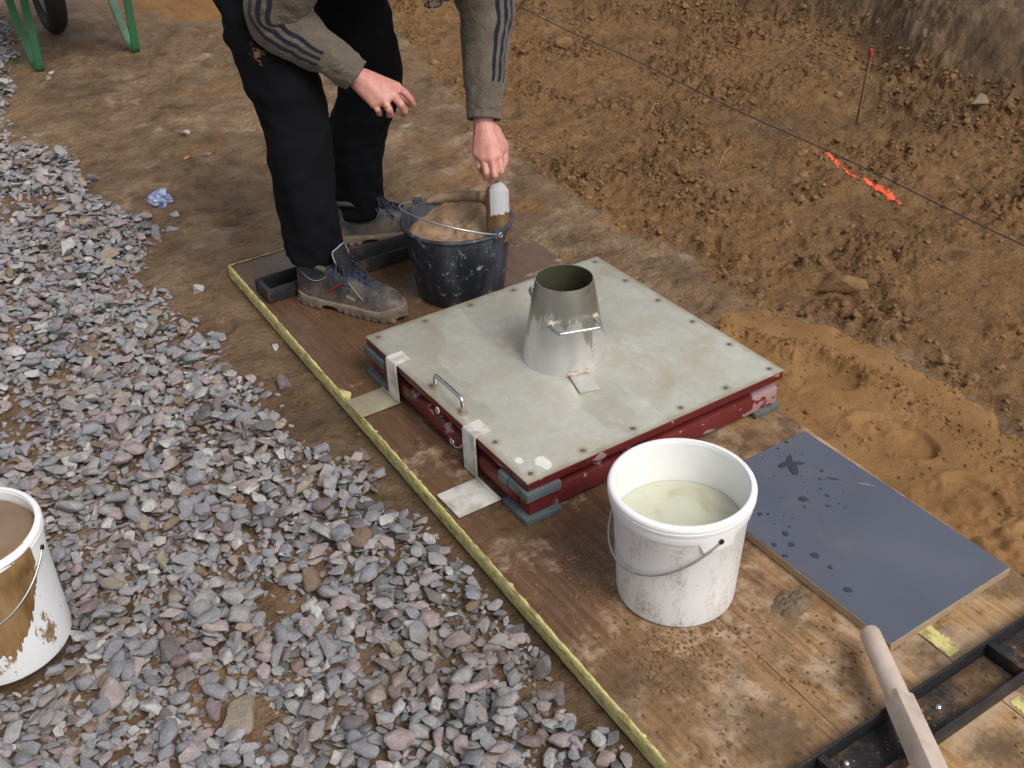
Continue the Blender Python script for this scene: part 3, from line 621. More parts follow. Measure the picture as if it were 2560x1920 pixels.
def build_clods():
    n = 56000; x = rng.uniform(-.55, 2.75, n); y = rng.uniform(-1.3, 3.6, n)
    rough, bank, xk = masks(x, y)
    lump = sst(-.12, .40, fbm(x, y, 2.4, 3, .55, 34)) + .9 * sst(-.22, .0, x - xk) + .5 * sst(.10, .02, np.abs(x - np.interp(y, YB, XB) - .05))
    keep = (rng.uniform(0, 1, n) < np.maximum(rough * np.clip(lump, .10, 1), .10)) & (bank < .35) & (x > np.interp(y, YG, XG) + .03) & ~((x - .0375 * y > -.47) & (x - .0375 * y < .375) & (y < 1.13)) & ~((y < .12) & (x > .3) & (x < np.interp(y, YB, XB) - .02))
    x, y = x[keep], y[keep]; s = .0035 + .010 * rng.power(.9, len(x)) ** 3.2
    rk = masks(x, y)[0]; s = np.where(rk < .5, s * .55, s); s = np.where((rk > .5) & (rng.uniform(0, 1, len(x)) < .012), rng.uniform(.012, .024, len(x)), s); z = height(x, y)
    items = []
    for i in range(len(x)):
        u, v, d = to_px((x[i], y[i], z[i])); items.append((s[i] / d if 0 < u < 2560 and 0 < v < 1920 else 0, i))
    items.sort(reverse=True)
    protos = []
    for k in range(14):
        V, T = hull_proto(300 + k, 20, .72, 1.1, .16); V = V.copy()
        for j in range(len(V)): V[j] *= 1 + .16 * mnoise.noise(Vector(V[j]) * 2.2 + Vector((k * 3., 0, 0)))
        protos.append((V, T))
    cache = [None] * 14
    for _, i in items[:150]:
        k = int(rng.integers(14))
        if cache[k] is None: cache[k] = arrays_mesh('mud_clod', *protos[k], None, ('clod',), True)
        o = bpy.data.objects.new('mud_clod', cache[k]); COL.objects.link(o)
        o.location = (x[i], y[i], z[i] + s[i] * .08); o.rotation_euler = (rng.normal(0, .3), rng.normal(0, .3), rng.uniform(0, 6)); o.scale = (s[i],) * 3
        cx_ = 1.412 + (y[i] + .203) * .0894; size = 'large' if s[i] > .016 else 'small'
        if math.hypot(x[i] - 1.946, y[i] - .861) < .28: place = 'around the red-tipped stake'
        elif 0.1 < y[i] < .95 and abs(x[i] - 1.59) < .14: place = 'next to the orange paint line'
        elif abs(x[i] - cx_) < .10: place = 'lying under the cord'
        elif x[i] > np.interp(y[i], YK, XK) - .3: place = 'at the foot of the earth bank'
        elif x[i] > cx_: place = 'between the cord and the earth bank'
        elif y[i] < 0 and x[i] < 1.0: place = 'along the edge of the sand'
        elif x[i] < np.interp(y[i], YB, XB) + .14: place = 'where dug soil meets the trodden path'
        else: place = 'on dug soil between path and cord'
        tag(o, '%s rounded lump of brown soil %s' % (size, place), 'clod', 'lumps of soil on the dug ground')
    Vs, Ts = [], []; off = 0
    for _, i in items[150:]:
        V, T = PROTO[int(rng.integers(18))]; Rm = rotm(rng.uniform(0, 6.28), rng.normal(0, .5), rng.normal(0, .5))
        Vs.append((V * s[i]) @ Rm.T + np.array((x[i], y[i], z[i] + s[i] * .05))); Ts.append(T + off); off += len(V)
    tag(link('soil_crumbs', arrays_mesh('soil_crumbs', np.concatenate(Vs), np.concatenate(Ts), None, ('clod',), True)), 'loose brown crumbs of soil strewn over the dug ground', 'soil', kind='stuff')
build_clods()

# ------------------------------------------------------------------ walkway board
SK = .0375
def bx(x0, y): return x0 + SK * y
board = thing('walkway_board', (-.06, -.3, -.037), 'long worn plywood board with a chipped yellow edge and two black steel channels', 'board')
def plank(x0, x1, y0, y1, z1, nm='plank'):
    bm = bmesh.new(); vs = box(bm, (x0, y0, -.037), (x1, y1, z1), .0012)
    for v in bm.verts: v.co.x += SK * v.co.y
    return fin(bm, nm, 'plywood', board, smooth=40)
plank(-.458, -.184, -1.95, 1.115, .0); plank(-.1825, .0875, -1.95, 1.115, -.0006); plank(.0888, .362, -1.95, 1.115, .0004)
def yellow_edge():
    bm = bmesh.new(); rows = []; y = -1.95; r = random.Random(3)
    while y < 1.118:
        x = bx(-.458, y); dip = .0004 * mnoise.noise(Vector((y * 14, 1, 0))); lip = .0012 + .0030 * abs(mnoise.noise(Vector((y * 22, 0, 0)))) + (.004 if r.random() < .02 else 0) + r.uniform(0, .0010)
        if abs(y - .30) < .035: lip += .020 * max(0, 1 - abs(y - .30) / .035)
        rows.append([bm.verts.new(q) for q in ((x - .0025 - abs(dip), y, -.0385), (x - .0030 + dip, y, -.018), (x - .0025 - abs(dip) * .5, y, -.001), (x + .0004, y, .0014), (x + lip, y, .0011), (x + lip, y, .0003))])
        y += .007
    for a, b in zip(rows, rows[1:]):
        for k in range(5): bm.faces.new((a[k], a[k + 1], b[k + 1], b[k]))
    fin(bm, 'yellow_edge', 'yellow_paint', board, smooth=60)
    bm = bmesh.new(); x = -.455; prev = None
    while x < .36:
        yb = 1.115; xx = x + SK * yb; lp = .002 + .003 * r.random()
        q = [bm.verts.new(c) for c in ((xx, yb + .002, -.034), (xx, yb + .002, .001), (xx, yb - lp, .0014))]
        if prev:
            for k in range(2): bm.faces.new((prev[k], prev[k + 1], q[k + 1], q[k]))
        prev = q; x += .008
    fin(bm, 'yellow_edge', 'yellow_paint', board, smooth=60)
yellow_edge()
def yellow_patch(x0, x1, y0, y1):
    bm = bmesh.new(); r = random.Random(8); rows = []; y = y0
    while y <= y1:
        a = r.uniform(0, .004); b = r.uniform(0, .010); rows.append([bm.verts.new((bx(x0, y) + a, y, .0016)), bm.verts.new((bx(x1, y) - b, y, .0016)), bm.verts.new((bx(x1, y) - b, y, .0002))]); y += .004
    for p, q in zip(rows, rows[1:]):
        bm.faces.new((p[0], p[1], q[1], q[0])); bm.faces.new((p[1], p[2], q[2], q[1]))
    fin(bm, 'paint_patch', 'yellow_paint', board, smooth=60)
yellow_patch(.0895, .127, -1.065, -.985); yellow_patch(.092, .122, -1.27, -1.185)
def channel(y0, y1, x0, x1, plates, screws, hgt=.043, mat='black_steel'):
    bm = bmesh.new(); t = .005
    box(bm, (x0, y0, .0010), (x1, y0 + t, hgt), .0015); box(bm, (x0, y1 - t, .0011), (x1, y1, hgt), .0015)
    ch = fin(bm, 'steel_channel', 'black_steel', board, smooth=40)
    bm = bmesh.new(); box(bm, (x0, y0 + t + .0002, .0012), (x1, y1 - t - .0002, .005), .0005); fin(bm, 'web', mat, ch, smooth=40)
    for px in plates:
        bm = bmesh.new(); box(bm, (px, y0 + t - .0002, .004), (px + .014, y1 - t + .0002, hgt - .003), .002); fin(bm, 'cross_plate', 'black_steel', ch, smooth=40)
    for sx, sy in screws:
        bm = bmesh.new(); lathe(bm, [(0, .014), (.0035, .0135), (.006, .011), (.0075, .008), (.0075, .0045)], (sx, sy, 0), 12); fin(bm, 'screw', 'screw_zinc', ch, smooth=40)
channel(.826, .912, -.414, .385, (-.412,), ((-.33, .87),)); channel(-1.176, -1.092, -.475, .315, (-.313, .098), ((-.061, -1.129), (-.268, -1.12), (.2, -1.135)), .036, 'dirty_steel')
def crumbs():
    Vs, Ts = [], []; off = 0
    spots = [(-.32, -.78, .12, .10, 900), (-.33, -.55, .08, .10, 500), (-.078, -.815, .030, .024, 60), (-.15, -.95, .16, .10, 260), (0, -.4, .4, .6, 90), (-.25, .65, .2, .3, 60),
             (-.39, -.95, .05, .14, 90), (.0, -1.132, .30, .022, 210), (.03, .95, .25, .05, 60), (-.06, -.43, .2, .03, 80), (.1, -1.35, .2, .12, 140), (.34, -.28, .03, .12, 120)]
    for cx, cy, sx, sy, n in spots:
        for _ in range(n):
            x, y = rng.normal(cx, sx * .6), rng.normal(cy, sy * .6); bl = x - SK * y
            if not (-.45 < bl < .36 and -1.9 < y < 1.1): continue
            if abs(x) < .37 and abs(y) < .37: continue
            if math.hypot(x + .222, y + .654) < .113 or math.hypot(x - .06, y - .588) < .125: continue
            if -.03 < x < .315 and -1.0 < y < -.46: continue
            inch = -1.171 < y < -1.097
            if not inch and (-1.18 < y < -1.088): continue
            s = .0009 + .0034 * rng.uniform() ** 3 
            V, T = PROTO[int(rng.integers(18))]; Rm = rotm(rng.uniform(0, 6.28), rng.normal(0, .4), rng.normal(0, .4))
            Vs.append((V * s) @ Rm.T + np.array((x, y, s * .35 + (.005 if inch else 0)))); Ts.append(T + off); off += len(V)
    me = arrays_mesh('dirt_crumbs', np.concatenate(Vs), np.concatenate(Ts), None, ('clod',), False)
    tag(link('dirt_crumbs', me), 'brown crumbs of dirt scattered on the plywood board', 'dirt', kind='stuff')
crumbs()
def splat(cx, cy, rx, ry, h, label):
    bm = bmesh.new(); rows = []; n, k = 48, 14
    for j in range(k + 1):
        q = j / k; row = []
        for i in range(n):
            a = 2 * math.pi * i / n; e = 1 + .45 * mnoise.noise(Vector((math.cos(a) * 2.2, math.sin(a) * 2.2, cx * 50))); x, y = cx + rx * q * e * math.cos(a), cy + ry * q * e * math.sin(a)
            row.append(bm.verts.new((x, y, .0006 + h * max(0, 1 - q ** 2.5) * (.55 + .9 * abs(mnoise.noise(Vector((x * 70, y * 70, 1)))) + .4 * mnoise.noise(Vector((x * 160, y * 160, 5)))))))
        rows.append(row)
    for A, B in zip(rows[1:], rows[2:]):
        for i in range(n): bm.faces.new((A[i], A[(i + 1) % n], B[(i + 1) % n], B[i]))
    bm.faces.new(rows[1])
    tag(fin(bm, 'mud_splat', 'mud_splat', None, (cx, cy, .0), 80), label, 'mud')
splat(-.078, -.815, .040, .030, .013, 'grey-brown splat of mud on the board beside the grey panel')

# ------------------------------------------------------------------ flow table
table = thing('flow_table', (0, 0, 0), 'square steel-topped flow table with dark red wooden frame on the board', 'table')
bm = bmesh.new(); box(bm, (-.35, -.35, .1045), (.35, .35, .1075), .0008); top = fin(bm, 'top_plate', 'zinc_plate', table, smooth=40)
r_ = .3265
sc = [(-r_ + .1306 * i, s * r_) for i in range(6) for s in (-1, 1)] + [(s * r_, -r_ + .1306 * i) for i in range(1, 5) for s in (-1, 1)]
for (x, y) in sc:
    if (x, y) == sc[0] and False: continue
    bm = bmesh.new(); lathe(bm, [(0, .0011), (.0035, .0012), (.0052, .0005), (.0056, -.0003)], (x, y, .1075), 12); fin(bm, 'screw', 'rusty_screw', top, smooth=60)
for pts in (((-.285, -.312), .020, 1.5), ((-.322, -.277), .011, 1.4)):
    (cx, cy), rr, el = pts; bm = bmesh.new(); c0 = bm.verts.new((cx, cy, .1083)); ring = []
    for k in range(30):
        a = 2 * math.pi * k / 30; q = rr * (1 + .35 * mnoise.noise(Vector((math.cos(a) * 1.6, math.sin(a) * 1.6, rr * 300)))); ring.append(bm.verts.new((cx + q * math.cos(a) * .8, cy + q * math.sin(a) * el * .7, .1079)))
    for k in range(30): bm.faces.new((c0, ring[k], ring[(k + 1) % 30]))
    fin(bm, 'cement_splash', 'cement_film', top, smooth=80)
def beam(a, b, nm, bev=.004):
    bm = bmesh.new(); box(bm, a, b, bev); return fin(bm, nm, 'scuffed_red' if nm == 'lower_rail' else 'red_paint', table, smooth=40)
z0, z1 = .0845, .1043
beam((-.349, -.349, z0), (.349, -.289, z1), 'upper_rail', .002); beam((-.349, .289, z0), (.349, .349, z1), 'upper_rail', .002)
beam((-.3488, -.2885, z0 + .0005), (-.289, .2885, z1), 'upper_rail', .002); beam((.289, -.2885, z0 + .0005), (.3488, .2885, z1), 'upper_rail', .002)
l0, l1 = .0145, .0625
beam((-.343, -.343, l0), (.345, -.305, l1), 'lower_rail', .006); beam((-.343, .285, l0), (.345, .345, l1), 'lower_rail', .006)
beam((-.347, -.3045, l0 + .001), (-.310, .2845, l1 - .001), 'lower_rail', .012); beam((.287, -.2845, l0 + .001), (.344, .2845, l1 - .001), 'lower_rail', .006)
def pad(a, b):
    bm = bmesh.new(); box(bm, a, b, .0012); fin(bm, 'spacer_pad', 'grey_plastic', table, smooth=40)
pad((-.356, -.357, .0628), (-.272, -.285, .0842)); pad((-.358, -.284, .0630), (-.318, -.252, .0838))
pad((-.357, .255, .0628), (-.300, .352, .0842)); pad((.29, .28, .0628), (.344, .344, .0842))
pad((-.356, -.354, .0008), (-.27, -.262, .0143)); pad((-.356, .25, .0008), (-.27, .352, .0143)); pad((.275, -.349, .0008), (.35, -.27, .0143)); pad((.27, .27, .0008), (.348, .348, .0143))
def bracket(y0, y1, fy0, fy1, mat, fmat):
    bm = bmesh.new(); prof = [(-.3575, .004), (-.3575, .1065), (-.3545, .1110), (-.349, .1125), (-.314, .1125), (-.314, .1088), (-.3475, .1088), (-.3525, .1050), (-.3525, .004)]
    A = [bm.verts.new((x, y0, z)) for x, z in prof]; B = [bm.verts.new((x, y1, z)) for x, z in prof]; n = len(prof)
    for k in range(n): bm.faces.new((A[k], A[(k + 1) % n], B[(k + 1) % n], B[k]))
    bm.faces.new(A[::-1]); bm.faces.new(B)
    br = fin(bm, 'stop_bracket', mat, table, smooth=35)
    bm = bmesh.new(); vs = box(bm, (-.456, fy0, .0026), (-.3520, fy1, .0064), .001); fin(bm, 'foot_plate', fmat, br, smooth=40)
    bm = bmesh.new(); box(bm, (-.3615, fy0 + .003, .0066), (-.3578, fy1 - .003, .013), .0006); fin(bm, 'foot_flange', fmat, br, smooth=40)
bracket(.188, .232, .186, .268, 'whitewashed_steel', 'stained_steel'); bracket(-.160, -.112, -.252, -.162, 'whitewashed_steel', 'whitewashed_steel')
hd = bmesh.new(); hp = [(-.326, .052, .1075), (-.326, .052, .1345), (-.326, .0505, .1405), (-.326, .046, .1445), (-.326, .040, .146), (-.326, -.054, .146), (-.326, -.060, .1445), (-.326, -.0645, .1405), (-.326, -.066, .1345), (-.326, -.066, .1075)]
tube(hd, hp, .0048, 12); handle = fin(hd, 'handle', 'chrome', table, smooth=60)
for y in (.052, -.066):
    bm = bmesh.new(); lathe(bm, [(.0049, .013), (.0066, .0128), (.0068, .003), (.0105, .0026), (.0108, .0003)], (-.326, y, .1075), 16); fin(bm, 'collar', 'stained_steel', handle, smooth=50)
bm = bmesh.new(); tube(bm, [(-.3545, -.003 + .0065 * math.cos(a), .0905 + .0065 * math.sin(a)) for a in np.linspace(0, 2 * math.pi, 15)[:-1]], .0022, 8, closed=True); tube(bm, [(-.350, -.003, .0905 - .0065), (-.3545, -.003, .0905 - .0065)], .0022, 8); fin(bm, 'eye_screw', 'weld', table, smooth=80)
bm = bmesh.new(); tube(bm, [(-.362, -.072 + .008 * math.cos(a), .050 + .006 * math.sin(a)) for a in np.linspace(0, 2 * math.pi, 15)[:-1]], .002, 8, closed=True); tube(bm, bez([(-.346, -.072, .050), (-.36, -.078, .0505), (-.367, -.095, .052), (-.3665, -.112, .060), (-.3615, -.120, .070)], 6), .0018, 8); fin(bm, 'hook', 'screw_zinc', table, smooth=80)

# ------------------------------------------------------------------ cone
CZ = .1077; CX, CY = -.0073, 0.
cone = thing('slump_cone', (CX, CY, CZ), 'tapered galvanised steel cone standing in the middle of the flow table', 'cone')
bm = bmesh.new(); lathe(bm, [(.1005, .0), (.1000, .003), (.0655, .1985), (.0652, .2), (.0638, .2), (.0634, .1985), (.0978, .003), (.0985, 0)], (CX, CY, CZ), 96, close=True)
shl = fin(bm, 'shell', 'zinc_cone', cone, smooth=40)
bm = bmesh.new(); lathe(bm, [(.0632, .1983), (.0976, .0032)], (CX, CY, CZ), 96); fin(bm, 'shaded_oiled_lining', 'shaded_oiled_steel', shl, smooth=80)  # thin inner skin, the hollow's shade painted into its dark olive
def cone_r(z): return .1000 - .0345 * (z - .003) / .1955
def cone_handle(ang):
    c = Vector((CX, CY, CZ)); ht = .122; R = cone_r(ht); n = Vector((math.cos(ang), math.sin(ang), 0)); t = Vector((-n.y, n.x, 0)); q = .053
    rr = math.sqrt(max(1e-6, R * R - q * q)); P = []
    for s in (-1, 1):
        pts = [n * (rr - .003) + t * q * s, n * (rr + .012) + t * (q + .001) * s, n * (rr + .040) + t * (q - .001) * s, n * (rr + .050) + t * (q - .006) * s, n * (rr + .053) + t * (q - .016) * s]
        P += pts if s < 0 else pts[::-1]
    bm = bmesh.new(); tube(bm, bez([c + p + Vector((0, 0, ht + .05 * max(0, p.dot(n) - rr))) for p in P], 4), .0046, 10); h = fin(bm, 'handle', 'wire', cone, smooth=80)
    for s in (-1, 1):
        bm = bmesh.new(); bmesh.ops.create_icosphere(bm, subdivisions=2, radius=.0095)
        for v in bm.verts: v.co = v.co * (1 + .4 * mnoise.noise(v.co * 150)) ; v.co += c + n * rr + t * q * s + Vector((0, 0, ht))
        fin(bm, 'weld_bead', 'weld', h, smooth=80)
A1 = math.radians(-108); cone_handle(A1 + .0); cone_handle(A1 + math.pi)
def cone_tab(ang):
    n = Vector((math.cos(ang), math.sin(ang), 0)); t = Vector((-n.y, n.x, 0)); c = Vector((CX, CY, CZ)) + n * .131 + Vector((0, 0, .0035))
    bm = bmesh.new(); obox(bm, c, n, t, Vector((0, 0, 1)), .040, .0235, .0025, .0008); tb = fin(bm, 'foot_tab', 'tab_steel', cone, smooth=40)
    bm = bmesh.new(); tube(bm, [Vector((CX, CY, CZ)) + n * (.1005 + .002 * math.sin(k)) + t * (-.026 + .052 * k / 8) + Vector((0, 0, .008 + .002 * math.sin(k * 2.1))) for k in range(9)], [.004, .005, .0035, .005, .0045, .006, .004, .0055, .004], 8); fin(bm, 'weld_bead', 'weld', tb, smooth=80)
cone_tab(math.radians(-107)); cone_tab(math.radians(73))

# ------------------------------------------------------------------ buckets
def bail(axis_ang, c, R, zr, tilt, r=.0022, drop=1.0, side=1, squash=.92):
    """wire handle: half loop hinged on the axis through both ears, tipped by tilt from upright"""
    a = Vector((math.cos(axis_ang), math.sin(axis_ang), 0)); n = Vector((-a.y, a.x, 0)) * side; u = n * math.sin(tilt) + Vector((0, 0, 1)) * math.cos(tilt)
    return [Vector((c[0], c[1], zr)) + a * (R * math.cos(t)) + u * (R * squash * math.sin(t)) for t in np.linspace(0, math.pi, 41)]
def white_bucket(c, hgt, R, rb, mat, label, bang, btilt, bside, squash=.92, lipcut=None):
    b = thing('plastic_bucket', (c[0], c[1], c[2]), label, 'bucket'); z = c[2]
    bm = bmesh.new(); w_ = .0022
    Ri = R - .008
    prof = [(0, .004), (rb - .012, .004), (rb - .004, .0), (rb, .004), (rb + .001, .010), (rb + (Ri - rb) * .30, hgt * .30), (rb + (Ri - rb) * .80, hgt * .78), (Ri - .0005, hgt * .80)]
    prof2 = [(Ri - .001, hgt * .90), (Ri - .002, hgt - .006)]
    lathe(bm, prof + prof2, c, 96); bd = fin(bm, 'body', mat, b, smooth=35)
    bm = bmesh.new(); lathe(bm, [(Ri - .002, hgt - .0062), (Ri - w_ - .002, hgt - .006), (Ri - w_ - .001, hgt * .80), (rb + (Ri - rb) * .30 - w_, hgt * .30), (rb - w_, .012), (rb - .012, .0065), (0, .0065)], c, 96); fin(bm, 'lining', 'white_plastic_clean', bd, smooth=35)
    bm = bmesh.new(); sg = 96; rings = []
    up = [(Ri - .0035, hgt - .008), (Ri - .0030, hgt - .001), (Ri + .001, hgt), (Ri + .0055, hgt - .002), (R - .001, hgt - .004), (R, hgt - .0075), (R - .0002, hgt - .0105), (R - .0026, hgt - .0118), (R - .0024, hgt - .0132), (R - .0002, hgt - .0142), (R - .0005, hgt - .0185), (R - .0032, hgt - .0205), (R - .003, hgt - .028)]
    for k in range(sg):
        a = 2 * math.pi * k / sg; dl = .013
        for ea in (bang, bang + math.pi):
            da = abs((a - ea + math.pi) % (2 * math.pi) - math.pi); dl = max(dl, .013 + .020 * float(sst(.30, .22, np.array(da))))
        pr = up + [(R - .0035, hgt - .028 - dl * .5), (R - .005, hgt - .028 - dl), (Ri - .0015, hgt - .028 - dl)]
        rings.append([bm.verts.new((c[0] + q * math.cos(a), c[1] + q * math.sin(a), z + h)) for q, h in pr])
    for k in range(sg):
        A, B = rings[k], rings[(k + 1) % sg]
        for j in range(len(A) - 1): bm.faces.new((A[j], B[j], B[j + 1], A[j + 1]))
    fin(bm, 'rim', 'white_plastic_clean', b, smooth=40)
    bm = bmesh.new(); P = bail(bang, c, R - .002, z + hgt - .040, btilt, side=bside, squash=squash)
    tube(bm, P, .0021, 8); h = fin(bm, 'handle', 'wire', b, smooth=80)
    for e in (0, -1):
        d = (P[e] - Vector((c[0], c[1], P[e].z))).normalized(); bm = bmesh.new(); tube(bm, [P[e] - d * .006, P[e] + d * .002, P[e] + d * .003], [.005, .005, .003], 10); fin(bm, 'pivot', 'black_frame', h, smooth=60)
    return b
WB = (-.2222, -.6545, .0004)
white_bucket(WB, .2536, .1317, .1098, 'white_plastic', 'white plastic bucket half full of water with dirt-streaked sides', math.radians(-99), math.radians(128), -1, 1.24)
bm = bmesh.new(); lathe(bm, [(0, 0), (.04, .0), (.08, 0), (.110, 0), (.1165, .0012)], (WB[0], WB[1], .160), 64)
for v in bm.verts: v.co.z += .0006 * mnoise.noise(v.co * 25)
tag(fin(bm, 'water', 'water', None, (WB[0], WB[1], .160), 80), 'cloudy pale greenish water standing in the white bucket on the board', 'water')
LB = (LEFTB[0], LEFTB[1], -.004)
lb = white_bucket(LB, .262, .129, .118, 'splashed_plastic', 'white bucket on the gravel, brimful of mortar with brown splashes', math.radians(-33), math.radians(128), -1, 1.22)
bm = bmesh.new(); ring = []
lathe(bm, [(0, .012), (.03, .0125), (.06, .010), (.09, .006), (.110, .001), (.1165, -.008)], (LB[0], LB[1], .236), 64)
for v in bm.verts: v.co.z += .004 * mnoise.noise(v.co * 22)
tag(fin(bm, 'mortar', 'smooth_mortar', None, (LB[0], LB[1], .236), 80), 'smooth brown mortar filling the splashed white bucket on the gravel', 'mortar')
def smear():
    """run of mortar down the outside of the bucket on the gravel"""
    bm = bmesh.new(); rows = []; r = random.Random(4); a0, a1 = math.radians(-125), math.radians(-48); nA = 60
    for i in range(nA + 1):
        a = a0 + (a1 - a0) * i / nA; t = i / nA; low = .105 - .045 * math.sin(t * math.pi) + .075 * max(0, t - .55) / .45 + r.uniform(-.010, .010) + .010 * mnoise.noise(Vector((i * .4, 2, 0)))
        col = []
        for j in range(9):
            z = .262 + (low - .262) * j / 8; rr = .118 + (.121 - .118) * min(1, z / .2) + (.0072 if z > .215 else 0) + .0030 + .001 * mnoise.noise(Vector((a * 20, z * 30, 0)))
            if z > .215: rr = .1315
            if j == 8: rr -= .0026
            if j == 0: rr = .118
            col.append(bm.verts.new((LB[0] + rr * math.cos(a), LB[1] + rr * math.sin(a), LB[2] + z + (.003 if j == 0 else 0))))
        rows.append(col)
    for A, B in zip(rows, rows[1:]):
        for j in range(8): bm.faces.new((A[j], B[j], B[j + 1], A[j + 1]))
    fin(bm, 'mortar_smear', 'mortar_smear', lb, smooth=60)
smear()
BB = (.0597, .588, .0004)
bb = thing('mortar_bucket', BB, 'black plastic bucket heaped with brown mortar beside the work shoes', 'bucket')
bm = bmesh.new(); hb, Rb, rb = .2162, .1465, .1205
lathe(bm, [(0, .006), (rb - .016, .006), (rb - .010, 0), (rb - .002, .001), (rb, .006), (rb + (Rb - rb) * .5, hb * .5), (Rb - .002, hb - .03), (Rb, hb - .012), (Rb - .003, hb - .006), (Rb - .0055, hb - .01), (rb + (Rb - rb) * .5 - .003, hb * .5), (rb - .003, .009), (0, .009)], BB, 80); fin(bm, 'body', 'black_plastic', bb, smooth=35)
bm = bmesh.new(); tube(bm, [(BB[0] + (Rb + .001) * math.cos(a), BB[1] + (Rb + .001) * math.sin(a), hb - .006) for a in np.linspace(0, 2 * math.pi, 81)[:-1]], .0058, 10, closed=True); fin(bm, 'rim', 'black_plastic', bb, smooth=80)
EA = math.radians(-76)
bm = bmesh.new(); P = bail(EA, BB, Rb + .010, hb - .004, math.radians(68), side=-1, squash=1.0); tube(bm, P, .0026, 8); hh = fin(bm, 'handle', 'wire', bb, smooth=80)
for e in (0, -1):
    d = (P[e] - Vector((BB[0], BB[1], P[e].z))).normalized(); t = Vector((-d.y, d.x, 0)); bm = bmesh.new(); obox(bm, Vector((BB[0], BB[1], hb - .002)) + d * (Rb + .006), d, t, Vector((0, 0, 1)), .006, .014, .014, .003); fin(bm, 'ear', 'black_plastic', bb, smooth=40)
    bm = bmesh.new(); tube(bm, [P[e] + t * .001 + (t * math.cos(a) + Vector((0, 0, 1)) * math.sin(a)) * .006 + d * .004 for a in np.linspace(0, 2 * math.pi, 13)[:-1]], .0022, 6, closed=True); fin(bm, 'wire_loop', 'wire', hh, smooth=80)
def mortar_heap():
    bm = bmesh.new(); n, ra = 72, 26; rows = []
    for j in range(ra + 1):
        q = j / ra; row = []
        for k in range(n):
            a = 2 * math.pi * k / n; rr = (Rb - .0065) * q; x, y = BB[0] + rr * math.cos(a), BB[1] + rr * math.sin(a)
            back = max(0, math.cos(a - math.radians(35))); z = .180 + .016 * mnoise.noise(Vector((x * 16, y * 16, 1))) + .008 * mnoise.noise(Vector((x * 45, y * 45, 2))) + .004 * mnoise.noise(Vector((x * 110, y * 110, 2)))
            z += back ** 1.5 * (max(0, q - .55) / .45) * .024 - .014 * math.exp(-((x - .05) ** 2 + (y - .54) ** 2) / .003)
            if q > .9: z = z - (.012 if back < .2 else 0) * (q - .9) / .1
            row.append(bm.verts.new((x, y, z)) if j else None)
        if j == 0: row = [bm.verts.new((BB[0], BB[1], .19))] * n
        rows.append(row)
    last = [bm.verts.new((BB[0] + (v.co.x - BB[0]) * .86, BB[1] + (v.co.y - BB[1]) * .86, .15)) for v in rows[-1]]; rows.append(last)
    for j in range(len(rows) - 1):
        for k in range(n):
            f = (rows[j][k], rows[j][(k + 1) % n], rows[j + 1][(k + 1) % n], rows[j + 1][k])
            bm.faces.new(f if j else (f[0], f[3], f[2])[::1] if False else f) if j else bm.faces.new((rows[0][0], rows[1][(k + 1) % n], rows[1][k]))
    tag(fin(bm, 'mortar', 'mortar', None, (BB[0], BB[1], .17), 80), 'lumpy brown mortar heaped in the black bucket', 'mortar')
    bm = bmesh.new()   # mortar stuck over the back rim
    pts, rs = [], []
    for k in range(40):
        a = math.radians(-22 + 118 * k / 39); r0 = Rb - .006 + .003 * mnoise.noise(Vector((k * .3, 0, 0))); e = min(1, k / 5, (39 - k) / 5)
        pts.append((BB[0] + r0 * math.cos(a), BB[1] + r0 * math.sin(a), hb - .004 + .002 * e + .003 * mnoise.noise(Vector((k * .35, 3, 0))))); rs.append(.003 + .0125 * e * (1 + .35 * mnoise.noise(Vector((k * .5, 7, 0)))))
    tube(bm, pts, rs, 12)
    for v in bm.verts: v.co += Vector((mnoise.noise(v.co * 70), mnoise.noise(v.co * 70 + Vector((9, 0, 0))), mnoise.noise(v.co * 70 + Vector((0, 9, 0))))) * .004
    fin(bm, 'mortar_rind', 'mortar', bb, smooth=80)
mortar_heap()

# ------------------------------------------------------------------ grey panel, drops, tamper
pnl = thing('coated_panel', (.145, -.73, 0), 'dark grey film-coated plywood panel with raw edges lying on the board', 'panel')
pc = [(.314, -.461), (.307, -.994), (-.024, -.997), (-.020, -.464)]
def slab(z0, z1, ins, nm, mat, par):
    bm = bmesh.new(); cx, cy = .145, -.73
    q = [(x + (ins if x < cx else -ins), y + (ins if y < cy else -ins)) for x, y in pc]
    A = [bm.verts.new((x, y, z0)) for x, y in q]; B = [bm.verts.new((x, y, z1)) for x, y in q]
    for k in range(4): bm.faces.new((A[k], A[(k + 1) % 4], B[(k + 1) % 4], B[k]))
    bm.faces.new(A[::-1]); bm.faces.new(B); bmesh.ops.bevel(bm, geom=bm.edges[:], offset=.0006, segments=1, affect='EDGES'); return fin(bm, nm, mat, par, smooth=40)
slab(.0008, .0188, 0, 'core', 'birch_edge', pnl); slab(.0186, .0202, .0009, 'film', 'phenolic_film', pnl)
bm = bmesh.new(); tube(bm, [(.267, -.654, .0202), (.278, -.670, .0205), (.292, -.690, .0202)], [.0004, .0014, .0003], 6); fin(bm, 'scratch', 'grey_trim', pnl, smooth=80)
